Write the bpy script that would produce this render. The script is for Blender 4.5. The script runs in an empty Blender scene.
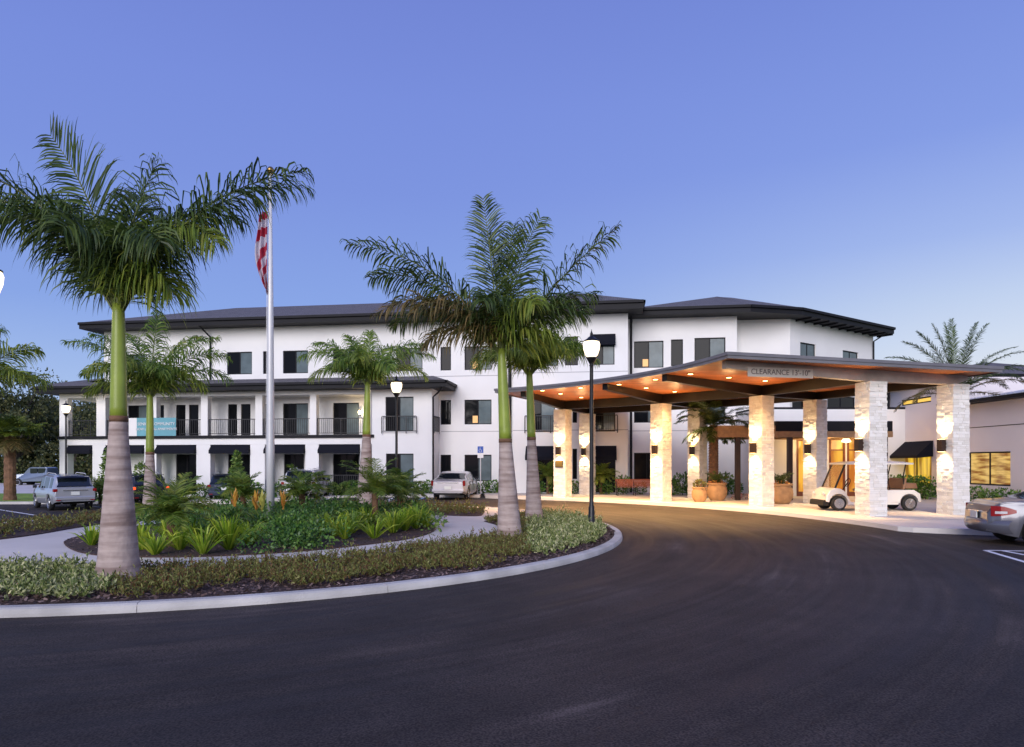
import bpy, math, random
import numpy as np
from mathutils import Vector, Matrix
random.seed(7); rng = np.random.default_rng(7)
R = math.radians
# ------------------------------------------------------------------ camera
scene = bpy.context.scene
F, CX, HY, EYE = 683.0, 512.0, 462.0, 1.65
cam_d = bpy.data.cameras.new('camera'); cam = bpy.data.objects.new('camera', cam_d)
scene.collection.objects.link(cam); scene.camera = cam
cam.location = (0, 0, EYE); cam.rotation_euler = (R(90), 0, 0)
cam_d.sensor_width = 36; cam_d.lens = 36 * F / 1024
cam_d.shift_y = (HY - 373.5) / 1024
cam_d.clip_start = 0.1; cam_d.clip_end = 3000
scene.render.resolution_x = 1024; scene.render.resolution_y = 747
# ------------------------------------------------------------------ world: clear dusk sky
world = bpy.data.worlds.new("World"); scene.world = world; world.use_nodes = True
nt = world.node_tree; N = nt.nodes; N.clear()
def wn(t, **k):
    n = N.new(t)
    for a, b in k.items(): setattr(n, a, b)
    return n
out = wn('ShaderNodeOutputWorld'); bg = wn('ShaderNodeBackground')
tc = wn('ShaderNodeTexCoord'); sp = wn('ShaderNodeSeparateXYZ')
nt.links.new(tc.outputs['Generated'], sp.inputs[0])
def ramp(cols):
    r = wn('ShaderNodeValToRGB'); e = r.color_ramp.elements
    e[0].position, e[0].color = cols[0][0], (*cols[0][1], 1)
    e[1].position, e[1].color = cols[-1][0], (*cols[-1][1], 1)
    for p, c in cols[1:-1]:
        x = e.new(p); x.color = (*c, 1)
    nt.links.new(sp.outputs['Z'], r.inputs[0]); return r
ra = ramp([(0.0, (.46, .61, .86)), (.08, (.36, .51, .83)), (.20, (.225, .355, .77)), (.36, (.185, .275, .715)), (.46, (.175, .255, .70)), (.65, (.14, .195, .60)), (1, (.11, .15, .50))])
rb = ramp([(0.0, (.84, .82, .82)), (.08, (.74, .78, .85)), (.15, (.60, .69, .86)), (.20, (.50, .61, .84)), (.27, (.34, .455, .82)), (.38, (.215, .315, .76)), (.6, (.145, .215, .65)), (1, (.12, .16, .50))])
mr = wn('ShaderNodeMapRange'); mr.inputs['From Min'].default_value = -.15; mr.inputs['From Max'].default_value = .68
mr.interpolation_type = 'SMOOTHSTEP'
nt.links.new(sp.outputs['X'], mr.inputs['Value'])
mx = wn('ShaderNodeMix', data_type='RGBA')
nt.links.new(mr.outputs[0], mx.inputs[0]); nt.links.new(ra.outputs[0], mx.inputs[6]); nt.links.new(rb.outputs[0], mx.inputs[7])
sky = wn('ShaderNodeTexSky', sky_type='NISHITA', sun_disc=False); sky.sun_elevation = R(1.0); sky.sun_rotation = R(200)
ad = wn('ShaderNodeMix', data_type='RGBA', blend_type='ADD'); ad.inputs[0].default_value = 0.03
nt.links.new(mx.outputs[2], ad.inputs[6]); nt.links.new(sky.outputs[0], ad.inputs[7])
nt.links.new(ad.outputs[2], bg.inputs[0]); bg.inputs[1].default_value = 1.0
nt.links.new(bg.outputs[0], out.inputs[0])
# soft afterglow from behind the camera
sun_d = bpy.data.lights.new('sun', 'SUN'); sun_d.energy = 2.85; sun_d.angle = R(40); sun_d.color = (1.0, .945, .93)
sun = bpy.data.objects.new('sun', sun_d); scene.collection.objects.link(sun)
sun.rotation_euler = (R(68), 0, R(-14)); sun.location = (-20, -60, 30)
vs = scene.view_settings; vs.view_transform = 'Standard'; vs.look = 'None'; vs.exposure = 0; vs.gamma = 1
scene.cycles.use_denoising = True
scene.cycles.max_bounces = 6; scene.cycles.diffuse_bounces = 3; scene.cycles.glossy_bounces = 3
scene.cycles.transparent_max_bounces = 8; scene.cycles.sample_clamp_indirect = 6
try: scene.cycles.use_light_tree = True
except Exception: pass
# ------------------------------------------------------------------ helpers
def px(x, Y): return (x - CX) / F * Y
def at(x, y, Y): return Vector((px(x, Y), Y, EYE + (HY - y) * Y / F))
COL = scene.collection
def tag(o, label=None, cat=None, group=None, kind=None):
    if label: o['label'] = label
    if cat: o['category'] = cat
    if group: o['group'] = group
    if kind: o['kind'] = kind
    return o
def empty(name, loc=(0, 0, 0), rz=0.0, label=None, cat=None, group=None, kind=None, sc=1.0):
    o = bpy.data.objects.new(name, None); COL.objects.link(o); o.empty_display_size = .2
    o.location = loc; o.rotation_euler = (0, 0, rz); o.scale = (sc, sc, sc)
    return tag(o, label, cat, group, kind)
def copy_tree(o, parent=None):
    c = o.copy(); COL.objects.link(c); c.parent = parent
    for ch in list(o.children): copy_tree(ch, c)
    return c
class MB:
    def __init__(s): s.v = []; s.f = []; s.mi = []; s.m = 0
    def add(s, vs_, fs):
        o = len(s.v); s.v.extend([tuple(p) for p in vs_])
        for f in fs: s.f.append(tuple(i + o for i in f)); s.mi.append(s.m)
        return s
    def box(s, x0, x1, y0, y1, z0, z1, M=None):
        v = [Vector(p) for p in ((x0, y0, z0), (x1, y0, z0), (x1, y1, z0), (x0, y1, z0), (x0, y0, z1), (x1, y0, z1), (x1, y1, z1), (x0, y1, z1))]
        if M is not None: v = [M @ p for p in v]
        return s.add(v, [(0, 3, 2, 1), (4, 5, 6, 7), (0, 1, 5, 4), (1, 2, 6, 5), (2, 3, 7, 6), (3, 0, 4, 7)])
    def tube(s, pts, rad, n=8, cap=True):
        pts = [Vector(p) for p in pts]
        if not hasattr(rad, '__len__'): rad = [rad] * len(pts)
        rings = []; up = None
        for i, p in enumerate(pts):
            d = (pts[min(i + 1, len(pts) - 1)] - pts[max(i - 1, 0)]).normalized()
            if up is None: up = Vector((0, 0, 1)) if abs(d.z) < .9 else Vector((1, 0, 0))
            a = d.cross(up).normalized(); b = a.cross(d).normalized(); up = b
            rings.append([p + (a * math.cos(t) + b * math.sin(t)) * rad[i] for t in [2 * math.pi * k / n for k in range(n)]])
        v = [q for r in rings for q in r]; f = []
        for i in range(len(pts) - 1):
            for k in range(n):
                k2 = (k + 1) % n; f.append((i * n + k, i * n + k2, (i + 1) * n + k2, (i + 1) * n + k))
        if cap: f.append(tuple(reversed(range(n)))); f.append(tuple(range((len(pts) - 1) * n, len(pts) * n)))
        return s.add(v, f)
    def lathe(s, prof, c=(0, 0, 0), n=20, M=None):
        v = []; f = []
        for r, z in prof:
            for k in range(n):
                t = 2 * math.pi * k / n; p = Vector((c[0] + r * math.cos(t), c[1] + r * math.sin(t), c[2] + z))
                v.append(M @ p if M is not None else p)
        for i in range(len(prof) - 1):
            for k in range(n):
                k2 = (k + 1) % n; f.append((i * n + k, i * n + k2, (i + 1) * n + k2, (i + 1) * n + k))
        f.append(tuple(reversed(range(n)))); f.append(tuple(range((len(prof) - 1) * n, len(prof) * n)))
        return s.add(v, f)
    def prism(s, poly, z0, z1):
        n = len(poly); v = [(p[0], p[1], z0) for p in poly] + [(p[0], p[1], z1) for p in poly]
        f = [tuple(reversed(range(n))), tuple(range(n, 2 * n))] + [(i, (i + 1) % n, n + (i + 1) % n, n + i) for i in range(n)]
        return s.add(v, f)
    def build(s, name, mats, parent=None, smooth=False, bevel=0, sub=0):
        me = bpy.data.meshes.new(name); me.from_pydata(s.v, [], s.f)
        if not isinstance(mats, (list, tuple)): mats = [mats]
        for m in mats: me.materials.append(m)
        if len(mats) > 1: me.polygons.foreach_set('material_index', s.mi)
        if smooth: me.polygons.foreach_set('use_smooth', [True] * len(me.polygons))
        me.validate(); me.update()
        o = bpy.data.objects.new(name, me); COL.objects.link(o)
        if parent: o.parent = parent
        if bevel:
            b = o.modifiers.new('bevel', 'BEVEL'); b.width = bevel; b.segments = 2; b.limit_method = 'ANGLE'
        if sub:
            b = o.modifiers.new('sub', 'SUBSURF'); b.levels = sub; b.render_levels = sub
        return o
# ------------------------------------------------------------------ materials
def mat(name, col, rough=.6, metal=0, noise=None, bump=None, island=None, emit=None, spec=None, coat=0, trans=0):
    """noise=(scale, amount); bump=(scale, strength); island=(dark col, light col)"""
    m = bpy.data.materials.new(name); m.use_nodes = True; t = m.node_tree; b = t.nodes['Principled BSDF']
    b.inputs['Base Color'].default_value = (*col, 1); b.inputs['Roughness'].default_value = rough; b.inputs['Metallic'].default_value = metal
    if spec is not None: b.inputs['Specular IOR Level'].default_value = spec
    if coat: b.inputs['Coat Weight'].default_value = coat; b.inputs['Coat Roughness'].default_value = .05
    tcn = t.nodes.new('ShaderNodeTexCoord')
    if noise:
        nz = t.nodes.new('ShaderNodeTexNoise'); nz.inputs['Scale'].default_value = noise[0]; nz.inputs['Detail'].default_value = 6
        t.links.new(tcn.outputs['Object'], nz.inputs['Vector'])
        r = t.nodes.new('ShaderNodeMapRange'); r.inputs[1].default_value = .3; r.inputs[2].default_value = .7
        r.inputs[3].default_value = 1 - noise[1]; r.inputs[4].default_value = 1 + noise[1]
        t.links.new(nz.outputs[0], r.inputs[0])
        v = t.nodes.new('ShaderNodeVectorMath'); v.operation = 'SCALE'; v.inputs[0].default_value = col
        t.links.new(r.outputs[0], v.inputs['Scale']); t.links.new(v.outputs[0], b.inputs['Base Color'])
    if island:
        g = t.nodes.new('ShaderNodeNewGeometry'); cr = t.nodes.new('ShaderNodeValToRGB')
        e = cr.color_ramp.elements; e[0].color = (*island[0], 1); e[1].color = (*island[-1], 1)
        for k, c in enumerate(island[1:-1]):
            x = e.new((k + 1) / (len(island) - 1)); x.color = (*c, 1)
        t.links.new(g.outputs['Random Per Island'], cr.inputs[0]); t.links.new(cr.outputs[0], b.inputs['Base Color'])
    if trans:
        tr = t.nodes.new('ShaderNodeBsdfTranslucent'); ms = t.nodes.new('ShaderNodeMixShader'); ms.inputs[0].default_value = trans
        src = b.inputs['Base Color'].links[0].from_socket if b.inputs['Base Color'].links else None
        if src: t.links.new(src, tr.inputs[0])
        else: tr.inputs[0].default_value = (*col, 1)
        o = t.nodes['Material Output']; t.links.new(b.outputs[0], ms.inputs[1]); t.links.new(tr.outputs[0], ms.inputs[2]); t.links.new(ms.outputs[0], o.inputs[0])
    if bump:
        nz = t.nodes.new('ShaderNodeTexNoise'); nz.inputs['Scale'].default_value = bump[0]; nz.inputs['Detail'].default_value = 5
        t.links.new(tcn.outputs['Object'], nz.inputs['Vector'])
        bp = t.nodes.new('ShaderNodeBump'); bp.inputs['Strength'].default_value = bump[1]; bp.inputs['Distance'].default_value = .02
        t.links.new(nz.outputs[0], bp.inputs['Height']); t.links.new(bp.outputs[0], b.inputs['Normal'])
    if emit:
        b.inputs['Emission Color'].default_value = (*emit[0], 1); b.inputs['Emission Strength'].default_value = emit[1]
    return m
M = {}
M['stucco'] = mat('white stucco', (.80, .79, .775), .85, noise=(.5, .05), bump=(45, .25))
M['stucco_low'] = mat('pinkish stucco', (.74, .69, .69), .85, noise=(.5, .04), bump=(45, .2))
M['trim'] = mat('black bronze trim', (.008, .008, .011), .6, noise=(3, .2), spec=.25)
M['trim2'] = mat('dark beam', (.010, .007, .006), .32, noise=(4, .2), spec=.35)
M['glass'] = mat('dark window glass', (.007, .008, .010), .05, spec=.12)
M['blind'] = mat('glass over pale blind', (.11, .145, .155), .12, noise=(2, .2), spec=.25)
M['dark'] = mat('dark interior', (.012, .011, .011), .9)
M['conc'] = mat('kerb concrete', (.50, .485, .46), .85, noise=(1.6, .22), bump=(60, .5))
M['walk'] = mat('walk concrete', (.64, .60, .55), .8, noise=(.8, .09), bump=(50, .2))
M['metal'] = mat('satin pole metal', (.66, .66, .66), .4, .15)
M['black'] = mat('black metal', (.012, .012, .014), .4, .2)
M['bronze'] = mat('bronze fixture', (.05, .03, .022), .4, .5)
M['lampglow'] = mat('lamp globe', (1, .9, .75), .4, emit=((1.0, .80, .50), 2.6))
M['down'] = mat('downlight lens', (1, .8, .5), .4, emit=((1.0, .62, .22), 14))
M['amber'] = mat('amber lit interior', (.5, .25, .05), .6, emit=((1.0, .44, .035), .85))
M['amber2'] = mat('yellow lit interior', (.5, .35, .1), .6, emit=((1.0, .62, .09), .85))
M['lamp_soft'] = mat('indoor lamp shade', (.6, .35, .15), .6, emit=((1.0, .55, .2), .55))
M['door_wood'] = mat('red brown door frame', (.16, .045, .02), .45, noise=(5, .2))
M['wood_tan'] = mat('tan timber', (.30, .17, .08), .55, noise=(6, .2))
M['fascia'] = mat('grey metal fascia', (.17, .165, .18), .45, .2, noise=(1.5, .15))
M['beam'] = mat('pale grey brown beam', (.36, .30, .26), .5, noise=(3, .15), bump=(20, .2))
M['mulch'] = mat('mulch', (.06, .035, .03), .95, noise=(18, .5), bump=(30, 1))
M['chip'] = mat('mulch chips', (.08, .05, .04), .9, island=((.05, .03, .026), (.13, .08, .065), (.27, .19, .17)))
M['soil'] = mat('soil', (.05, .04, .03), .95, noise=(9, .4))
M['grass'] = mat('lawn grass', (.20, .32, .04), .9, noise=(3, .3), bump=(60, 1))
M['bark'] = mat('oak bark', (.05, .04, .035), .9, noise=(6, .3), bump=(14, .8))
M['paint'] = mat('road paint', (.72, .73, .76), .7, noise=(9, .12))
M['bluepaint'] = mat('blue road paint', (.32, .47, .75), .7, noise=(9, .12))
M['pot'] = mat('clay pot', (.36, .21, .10), .75, noise=(5, .22), bump=(30, .4))
M['benchwood'] = mat('bench wood', (.30, .075, .03), .5, noise=(7, .25))
M['banner'] = mat('teal banner', (.14, .36, .42), .7, noise=(2, .08))
M['white'] = mat('white paint', (.78, .77, .76), .5)
M['blue'] = mat('sign blue', (.02, .09, .42), .5)
M['ink'] = mat('ink', (.12, .09, .085), .6)
M['gold'] = mat('gilt ball', (.35, .22, .07), .3, .9)
M['rail'] = mat('black rail', (.015, .015, .018), .5)
M['stone'] = mat('white ledgestone', (.72, .68, .62), .85, island=((.68, .65, .58), (.76, .73, .67), (.83, .81, .76)), bump=(35, .6))
M['stonecore'] = mat('ledgestone mortar', (.45, .42, .38), .95)
# shingles
def shingle():
    m = mat('dark shingle', (.085, .085, .098), .8); t = m.node_tree; b = t.nodes['Principled BSDF']
    tcn = t.nodes.new('ShaderNodeTexCoord'); mp = t.nodes.new('ShaderNodeMapping'); mp.inputs['Scale'].default_value = (1.2, 3.2, 1)
    br = t.nodes.new('ShaderNodeTexBrick'); br.inputs['Scale'].default_value = 2.2; br.inputs['Mortar Size'].default_value = .03
    br.inputs['Color1'].default_value = (.10, .095, .10, 1); br.inputs['Color2'].default_value = (.20, .185, .19, 1); br.inputs['Mortar'].default_value = (.03, .03, .035, 1)
    t.links.new(tcn.outputs['Object'], mp.inputs[0]); t.links.new(mp.outputs[0], br.inputs[0]); t.links.new(br.outputs[0], b.inputs['Base Color'])
    return m
M['shingle'] = shingle()
def soffit_mat():
    m = mat('cedar soffit', (.4, .14, .03), .45); t = m.node_tree; b = t.nodes['Principled BSDF']
    g = t.nodes.new('ShaderNodeTexCoord'); s_ = t.nodes.new('ShaderNodeSeparateXYZ'); t.links.new(g.outputs['Object'], s_.inputs[0])
    w = t.nodes.new('ShaderNodeMath'); w.operation = 'MULTIPLY'; w.inputs[1].default_value = 7.0; t.links.new(s_.outputs['Y'], w.inputs[0])
    fr = t.nodes.new('ShaderNodeMath'); fr.operation = 'FRACT'; t.links.new(w.outputs[0], fr.inputs[0])
    fl = t.nodes.new('ShaderNodeMath'); fl.operation = 'FLOOR'; t.links.new(w.outputs[0], fl.inputs[0])
    wn_ = t.nodes.new('ShaderNodeTexWhiteNoise'); wn_.noise_dimensions = '1D'; t.links.new(fl.outputs[0], wn_.inputs['W'])
    cr = t.nodes.new('ShaderNodeValToRGB'); e = cr.color_ramp.elements; e[0].color = (.24, .06, .012, 1); e[1].color = (.44, .13, .026, 1)
    t.links.new(wn_.outputs[0], cr.inputs[0])
    st = t.nodes.new('ShaderNodeMath'); st.operation = 'GREATER_THAN'; st.inputs[1].default_value = .07; t.links.new(fr.outputs[0], st.inputs[0])
    mp = t.nodes.new('ShaderNodeMapRange'); mp.inputs[3].default_value = .35; t.links.new(st.outputs[0], mp.inputs[0])
    v = t.nodes.new('ShaderNodeVectorMath'); v.operation = 'SCALE'; t.links.new(cr.outputs[0], v.inputs[0]); t.links.new(mp.outputs[0], v.inputs['Scale'])
    t.links.new(v.outputs[0], b.inputs['Base Color']); return m
M['soffit'] = soffit_mat()
OX, OY = -7.7, 16.7           # centre of the canopy's and the roundabout's curve
def asphalt():
    m = mat('asphalt', (.03, .028, .03), .62); t = m.node_tree; b = t.nodes['Principled BSDF']; L = t.links
    tcn = t.nodes.new('ShaderNodeTexCoord')
    def math_(op, a, b_=None):
        n = t.nodes.new('ShaderNodeMath'); n.operation = op
        for i, q in enumerate((a, b_)):
            if q is None: continue
            if isinstance(q, (int, float)): n.inputs[i].default_value = q
            else: L.new(q, n.inputs[i])
        return n.outputs[0]
    s_ = t.nodes.new('ShaderNodeSeparateXYZ'); L.new(tcn.outputs['Object'], s_.inputs[0])
    dx = math_('SUBTRACT', s_.outputs[0], -8.0); dy = math_('SUBTRACT', s_.outputs[1], 17.5)
    rr = math_('SQRT', math_('ADD', math_('MULTIPLY', dx, dx), math_('MULTIPLY', dy, dy)))
    an = math_('ARCTAN2', dy, dx)
    cb = t.nodes.new('ShaderNodeCombineXYZ'); L.new(math_('MULTIPLY', rr, 2.6), cb.inputs[0]); L.new(math_('MULTIPLY', an, 2.2), cb.inputs[1])
    n1 = t.nodes.new('ShaderNodeTexNoise'); n1.inputs['Scale'].default_value = 1.0; n1.inputs['Detail'].default_value = 7; n1.inputs['Distortion'].default_value = .5; L.new(cb.outputs[0], n1.inputs['Vector'])
    n2 = t.nodes.new('ShaderNodeTexNoise'); n2.inputs['Scale'].default_value = .3; n2.inputs['Detail'].default_value = 5; L.new(tcn.outputs['Object'], n2.inputs['Vector'])
    n3 = t.nodes.new('ShaderNodeTexNoise'); n3.inputs['Scale'].default_value = 60; n3.inputs['Detail'].default_value = 3; L.new(tcn.outputs['Object'], n3.inputs['Vector'])
    def mrange(s, a, b_, c, d):
        r = t.nodes.new('ShaderNodeMapRange'); r.inputs[1].default_value = a; r.inputs[2].default_value = b_; r.inputs[3].default_value = c; r.inputs[4].default_value = d; L.new(s, r.inputs[0]); return r.outputs[0]
    # dusty pale scuffs in the wheel paths
    scuff = math_('MULTIPLY', mrange(n1.outputs[0], .55, .72, 0, 1), mrange(n2.outputs[0], .47, .62, 0, 1))
    cb2 = t.nodes.new('ShaderNodeCombineXYZ'); L.new(math_('MULTIPLY', rr, 7.5), cb2.inputs[0]); L.new(math_('MULTIPLY', an, 3.0), cb2.inputs[1])
    n4 = t.nodes.new('ShaderNodeTexNoise'); n4.inputs['Scale'].default_value = 1.0; n4.inputs['Detail'].default_value = 5; L.new(cb2.outputs[0], n4.inputs['Vector'])
    n5 = t.nodes.new('ShaderNodeTexNoise'); n5.inputs['Scale'].default_value = 1.7; n5.inputs['Detail'].default_value = 6; L.new(tcn.outputs['Object'], n5.inputs['Vector'])
    n6 = t.nodes.new('ShaderNodeTexVoronoi'); n6.inputs['Scale'].default_value = 60; L.new(tcn.outputs['Object'], n6.inputs['Vector'])
    val = math_('MULTIPLY', math_('MULTIPLY', mrange(n1.outputs[0], .3, .7, .65, 1.35), mrange(n2.outputs[0], .3, .7, .7, 1.3)), mrange(n3.outputs[0], .35, .65, .25, 1.75))
    val = math_('MULTIPLY', math_('MULTIPLY', val, mrange(n4.outputs[0], .35, .68, .84, 1.2)), mrange(n5.outputs[0], .3, .7, .8, 1.2))
    val = math_('ADD', val, mrange(n6.outputs['Distance'], 0, .12, .7, 0))
    val = math_('ADD', val, math_('MULTIPLY', scuff, 2.2))
    v = t.nodes.new('ShaderNodeVectorMath'); v.operation = 'SCALE'; v.inputs[0].default_value = (.035, .0275, .0245); L.new(val, v.inputs['Scale']); L.new(v.outputs[0], b.inputs['Base Color'])
    L.new(mrange(n1.outputs[0], .35, .65, .62, .85), b.inputs['Roughness']); b.inputs['Specular IOR Level'].default_value = .28
    bp = t.nodes.new('ShaderNodeBump'); bp.inputs['Strength'].default_value = .55; bp.inputs['Distance'].default_value = .01; L.new(n3.outputs[0], bp.inputs['Height']); L.new(bp.outputs[0], b.inputs['Normal'])
    return m
M['asphalt'] = asphalt()
# foliage
M['palm'] = mat('palm leaf', (.05, .09, .02), .5, island=((.025, .048, .012), (.055, .10, .018), (.13, .18, .03)), trans=.35)
M['palm_y'] = mat('palm leaf yellow', (.05, .09, .02), .5, island=((.09, .15, .018), (.20, .28, .03), (.34, .36, .06)), trans=.4)
M['palm_dry'] = mat('dry palm leaf', (.2, .13, .05), .6, island=((.05, .065, .015), (.13, .10, .025), (.22, .15, .05)), trans=.25)
M['palm_b'] = mat('bright feather palm leaf', (.2, .3, .05), .5, island=((.045, .10, .014), (.12, .22, .025), (.28, .36, .06)), trans=.4)
M['palm_dark'] = mat('dark palm leaf', (.02, .04, .02), .5, island=((.015, .03, .018), (.05, .075, .04)), trans=.15)
M['rachis'] = mat('palm rachis', (.14, .17, .05), .5)
M['shaft'] = mat('green crownshaft', (.24, .31, .04), .4, noise=(3, .2))
M['flax'] = mat('flax leaf', (.2, .3, .03), .45, island=((.13, .26, .015), (.30, .45, .03), (.60, .66, .08)), trans=.35)
M['shrub'] = mat('dark shrub leaf', (.03, .07, .02), .4, island=((.02, .07, .012), (.075, .19, .03), (.2, .34, .06)), trans=.3)
M['shrub_l'] = mat('light shrub leaf', (.08, .13, .03), .5, island=((.05, .12, .02), (.14, .24, .04), (.28, .36, .09)), trans=.25)
M['sparse'] = mat('low groundcover leaf', (.08, .08, .03), .6, island=((.17, .06, .03), (.17, .12, .035), (.12, .15, .03), (.20, .22, .05), (.32, .32, .10)), trans=.3)
M['varieg'] = mat('variegated leaf', (.3, .34, .2), .55, island=((.06, .11, .02), (.24, .30, .08), (.66, .64, .36)), trans=.2)
M['oak'] = mat('oak leaf', (.03, .05, .02), .6, island=((.02, .036, .013), (.065, .085, .025), (.17, .16, .05)), trans=.25)
M['twig'] = mat('twig', (.09, .05, .035), .8)
M['flower'] = mat('orange bract', (.6, .2, .05), .5, island=((.55, .12, .04), (.7, .4, .06)), trans=.2)
M['flower_y'] = mat('yellow bract', (.6, .5, .08), .5, island=((.65, .5, .06), (.5, .5, .12)), trans=.2)
def ringed_trunk():
    m = mat('ringed palm trunk', (.3, .25, .22), .85, bump=(14, .5)); t = m.node_tree; b = t.nodes['Principled BSDF']; L = t.links
    tcn = t.nodes.new('ShaderNodeTexCoord'); mp = t.nodes.new('ShaderNodeMapping'); mp.inputs['Scale'].default_value = (.6, .6, 5.5); L.new(tcn.outputs['Object'], mp.inputs[0])
    n = t.nodes.new('ShaderNodeTexNoise'); n.inputs['Scale'].default_value = 1.5; n.inputs['Detail'].default_value = 3; L.new(mp.outputs[0], n.inputs['Vector'])
    n2 = t.nodes.new('ShaderNodeTexNoise'); n2.inputs['Scale'].default_value = 9; n2.inputs['Detail'].default_value = 5; L.new(tcn.outputs['Object'], n2.inputs['Vector'])
    cr = t.nodes.new('ShaderNodeValToRGB'); e = cr.color_ramp.elements; e[0].position = .36; e[0].color = (.23, .165, .14, 1); e[1].position = .62; e[1].color = (.46, .37, .33, 1)
    x = e.new(.47); x.color = (.34, .265, .235, 1); L.new(n.outputs[0], cr.inputs[0])
    r = t.nodes.new('ShaderNodeMapRange'); r.inputs[3].default_value = .75; r.inputs[4].default_value = 1.25; L.new(n2.outputs[0], r.inputs[0])
    v = t.nodes.new('ShaderNodeVectorMath'); v.operation = 'SCALE'; L.new(cr.outputs[0], v.inputs[0]); L.new(r.outputs[0], v.inputs['Scale']); L.new(v.outputs[0], b.inputs['Base Color'])
    return m
M['trunk'] = ringed_trunk()
M['trunk_warm'] = mat('rough palm trunk', (.17, .09, .05), .9, noise=(6, .35), bump=(12, 1))
# ------------------------------------------------------------------ ground
def S(t): t = min(1, max(0, t)); return t * t * (3 - 2 * t)
def g(X, Y): return -.12 - .42 * S((-X - 7) / 9) * S((Y - 20) / 8) - .05 * S((X - 9.5) / 3) * S((19 - Y) / 3)
def sheet(name, x0, x1, y0, y1, st, off, m, kind='structure', zf=g):
    nx = int((x1 - x0) / st) + 1; ny = int((y1 - y0) / st) + 1; b = MB()
    v = [(x0 + i * st, y0 + j * st, zf(x0 + i * st, y0 + j * st) + off) for j in range(ny) for i in range(nx)]
    b.add(v, [(j * nx + i, j * nx + i + 1, (j + 1) * nx + i + 1, (j + 1) * nx + i) for j in range(ny - 1) for i in range(nx - 1)])
    return tag(b.build(name, m, smooth=True), kind=kind)
b = MB(); b.add([(-1500, -300, -.72), (1500, -300, -.72), (1500, 2500, -.72), (-1500, 2500, -.72)], [(0, 1, 2, 3)])
tag(b.build('ground', M['grass']), kind='structure')
sheet('road', -45, 45, -14, 46, .5, 0, M['asphalt'])
# lawn and far drive behind the left parking bay
def slab(name, poly, top, m, depth=1.2, kind='structure', zf=None, parent=None):
    b = MB(); n = len(poly)
    tz = [(zf(p[0], p[1]) if zf else 0) + top for p in poly]
    v = [(p[0], p[1], z) for p, z in zip(poly, tz)] + [(p[0], p[1], z - depth) for p, z in zip(poly, tz)]
    # triangulate the top robustly
    from mathutils.geometry import tessellate_polygon
    tris = tessellate_polygon([[Vector((p[0], p[1], 0)) for p in poly]])
    f = []
    for tri in tris:
        a, c, d = tri; A, B_, C_ = (Vector((*poly[i][:2], 0)) for i in tri)
        f.append((a, c, d) if (B_ - A).cross(C_ - A).z > 0 else (a, d, c))
    area = sum(poly[i][0] * poly[(i + 1) % n][1] - poly[(i + 1) % n][0] * poly[i][1] for i in range(n))
    for i in range(n):
        j = (i + 1) % n
        f.append((i, i + n, j + n, j) if area > 0 else (i, j, j + n, i + n))
    b.add(v, f); o = b.build(name, m, parent)
    return tag(o, kind=kind) if kind else o
slab('lawn', [(-40, 34.4), (-19.0, 36.2), (-19.0, 45.5), (-44.5, 45.5)], .10, M['grass'], zf=g)
slab('kerb', [(-40, 34.2), (-19.0, 36.0), (-19.0, 36.22), (-40, 34.42)], .13, M['conc'], zf=g)
slab('far_drive', [(-90, 47), (-20, 47), (-20, 71), (-90, 71)], -.55, M['walk'], depth=.1)
# sidewalk under and beside the canopy
pol = lambda r, d, cx=OX, cy=OY: (cx + r * math.cos(R(d)), cy + r * math.sin(R(d)))
edge = [pol(17.6, a) for a in np.linspace(2.6, 66, 40)]
sw = [(20, 16.2), (13, 16.6), (11.4, 16.8), (10.6, 16.98), (10.1, 17.2)][::-1]
side = [(20, 16.2), (20, 36), (7, 37.2), (-1.6, 38.0), (-1.3, 33.4)]
poly = side + list(reversed(edge)) + sw[:-1]
slab('pavement', poly, 0, M['walk'], depth=.9)
# pavement along the parking bays
slab('footpath', [(-18, 36.9), (-18, 35.6), (-12, 34.9), (-6, 34.3), (-1.6, 33.9), (-1.6, 35.2), (-6, 35.7), (-12, 36.2)], .13, M['walk'], zf=g)
# dark joint lines in the pavement
b = MB()
for a in (8, 19, 26.5, 33, 40.5, 47, 55, 62):
    p, q = Vector((*pol(17.65, a), .003)), Vector((*pol(24, a), .003)); d = (q - p).normalized(); n_ = Vector((-d.y, d.x, 0)) * .012
    b.add([p - n_, q - n_, q + n_, p + n_], [(0, 1, 2, 3)])
tag(b.build('pavement_joint', mat('dark joint', (.2, .19, .18), .9)), kind='structure')
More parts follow.
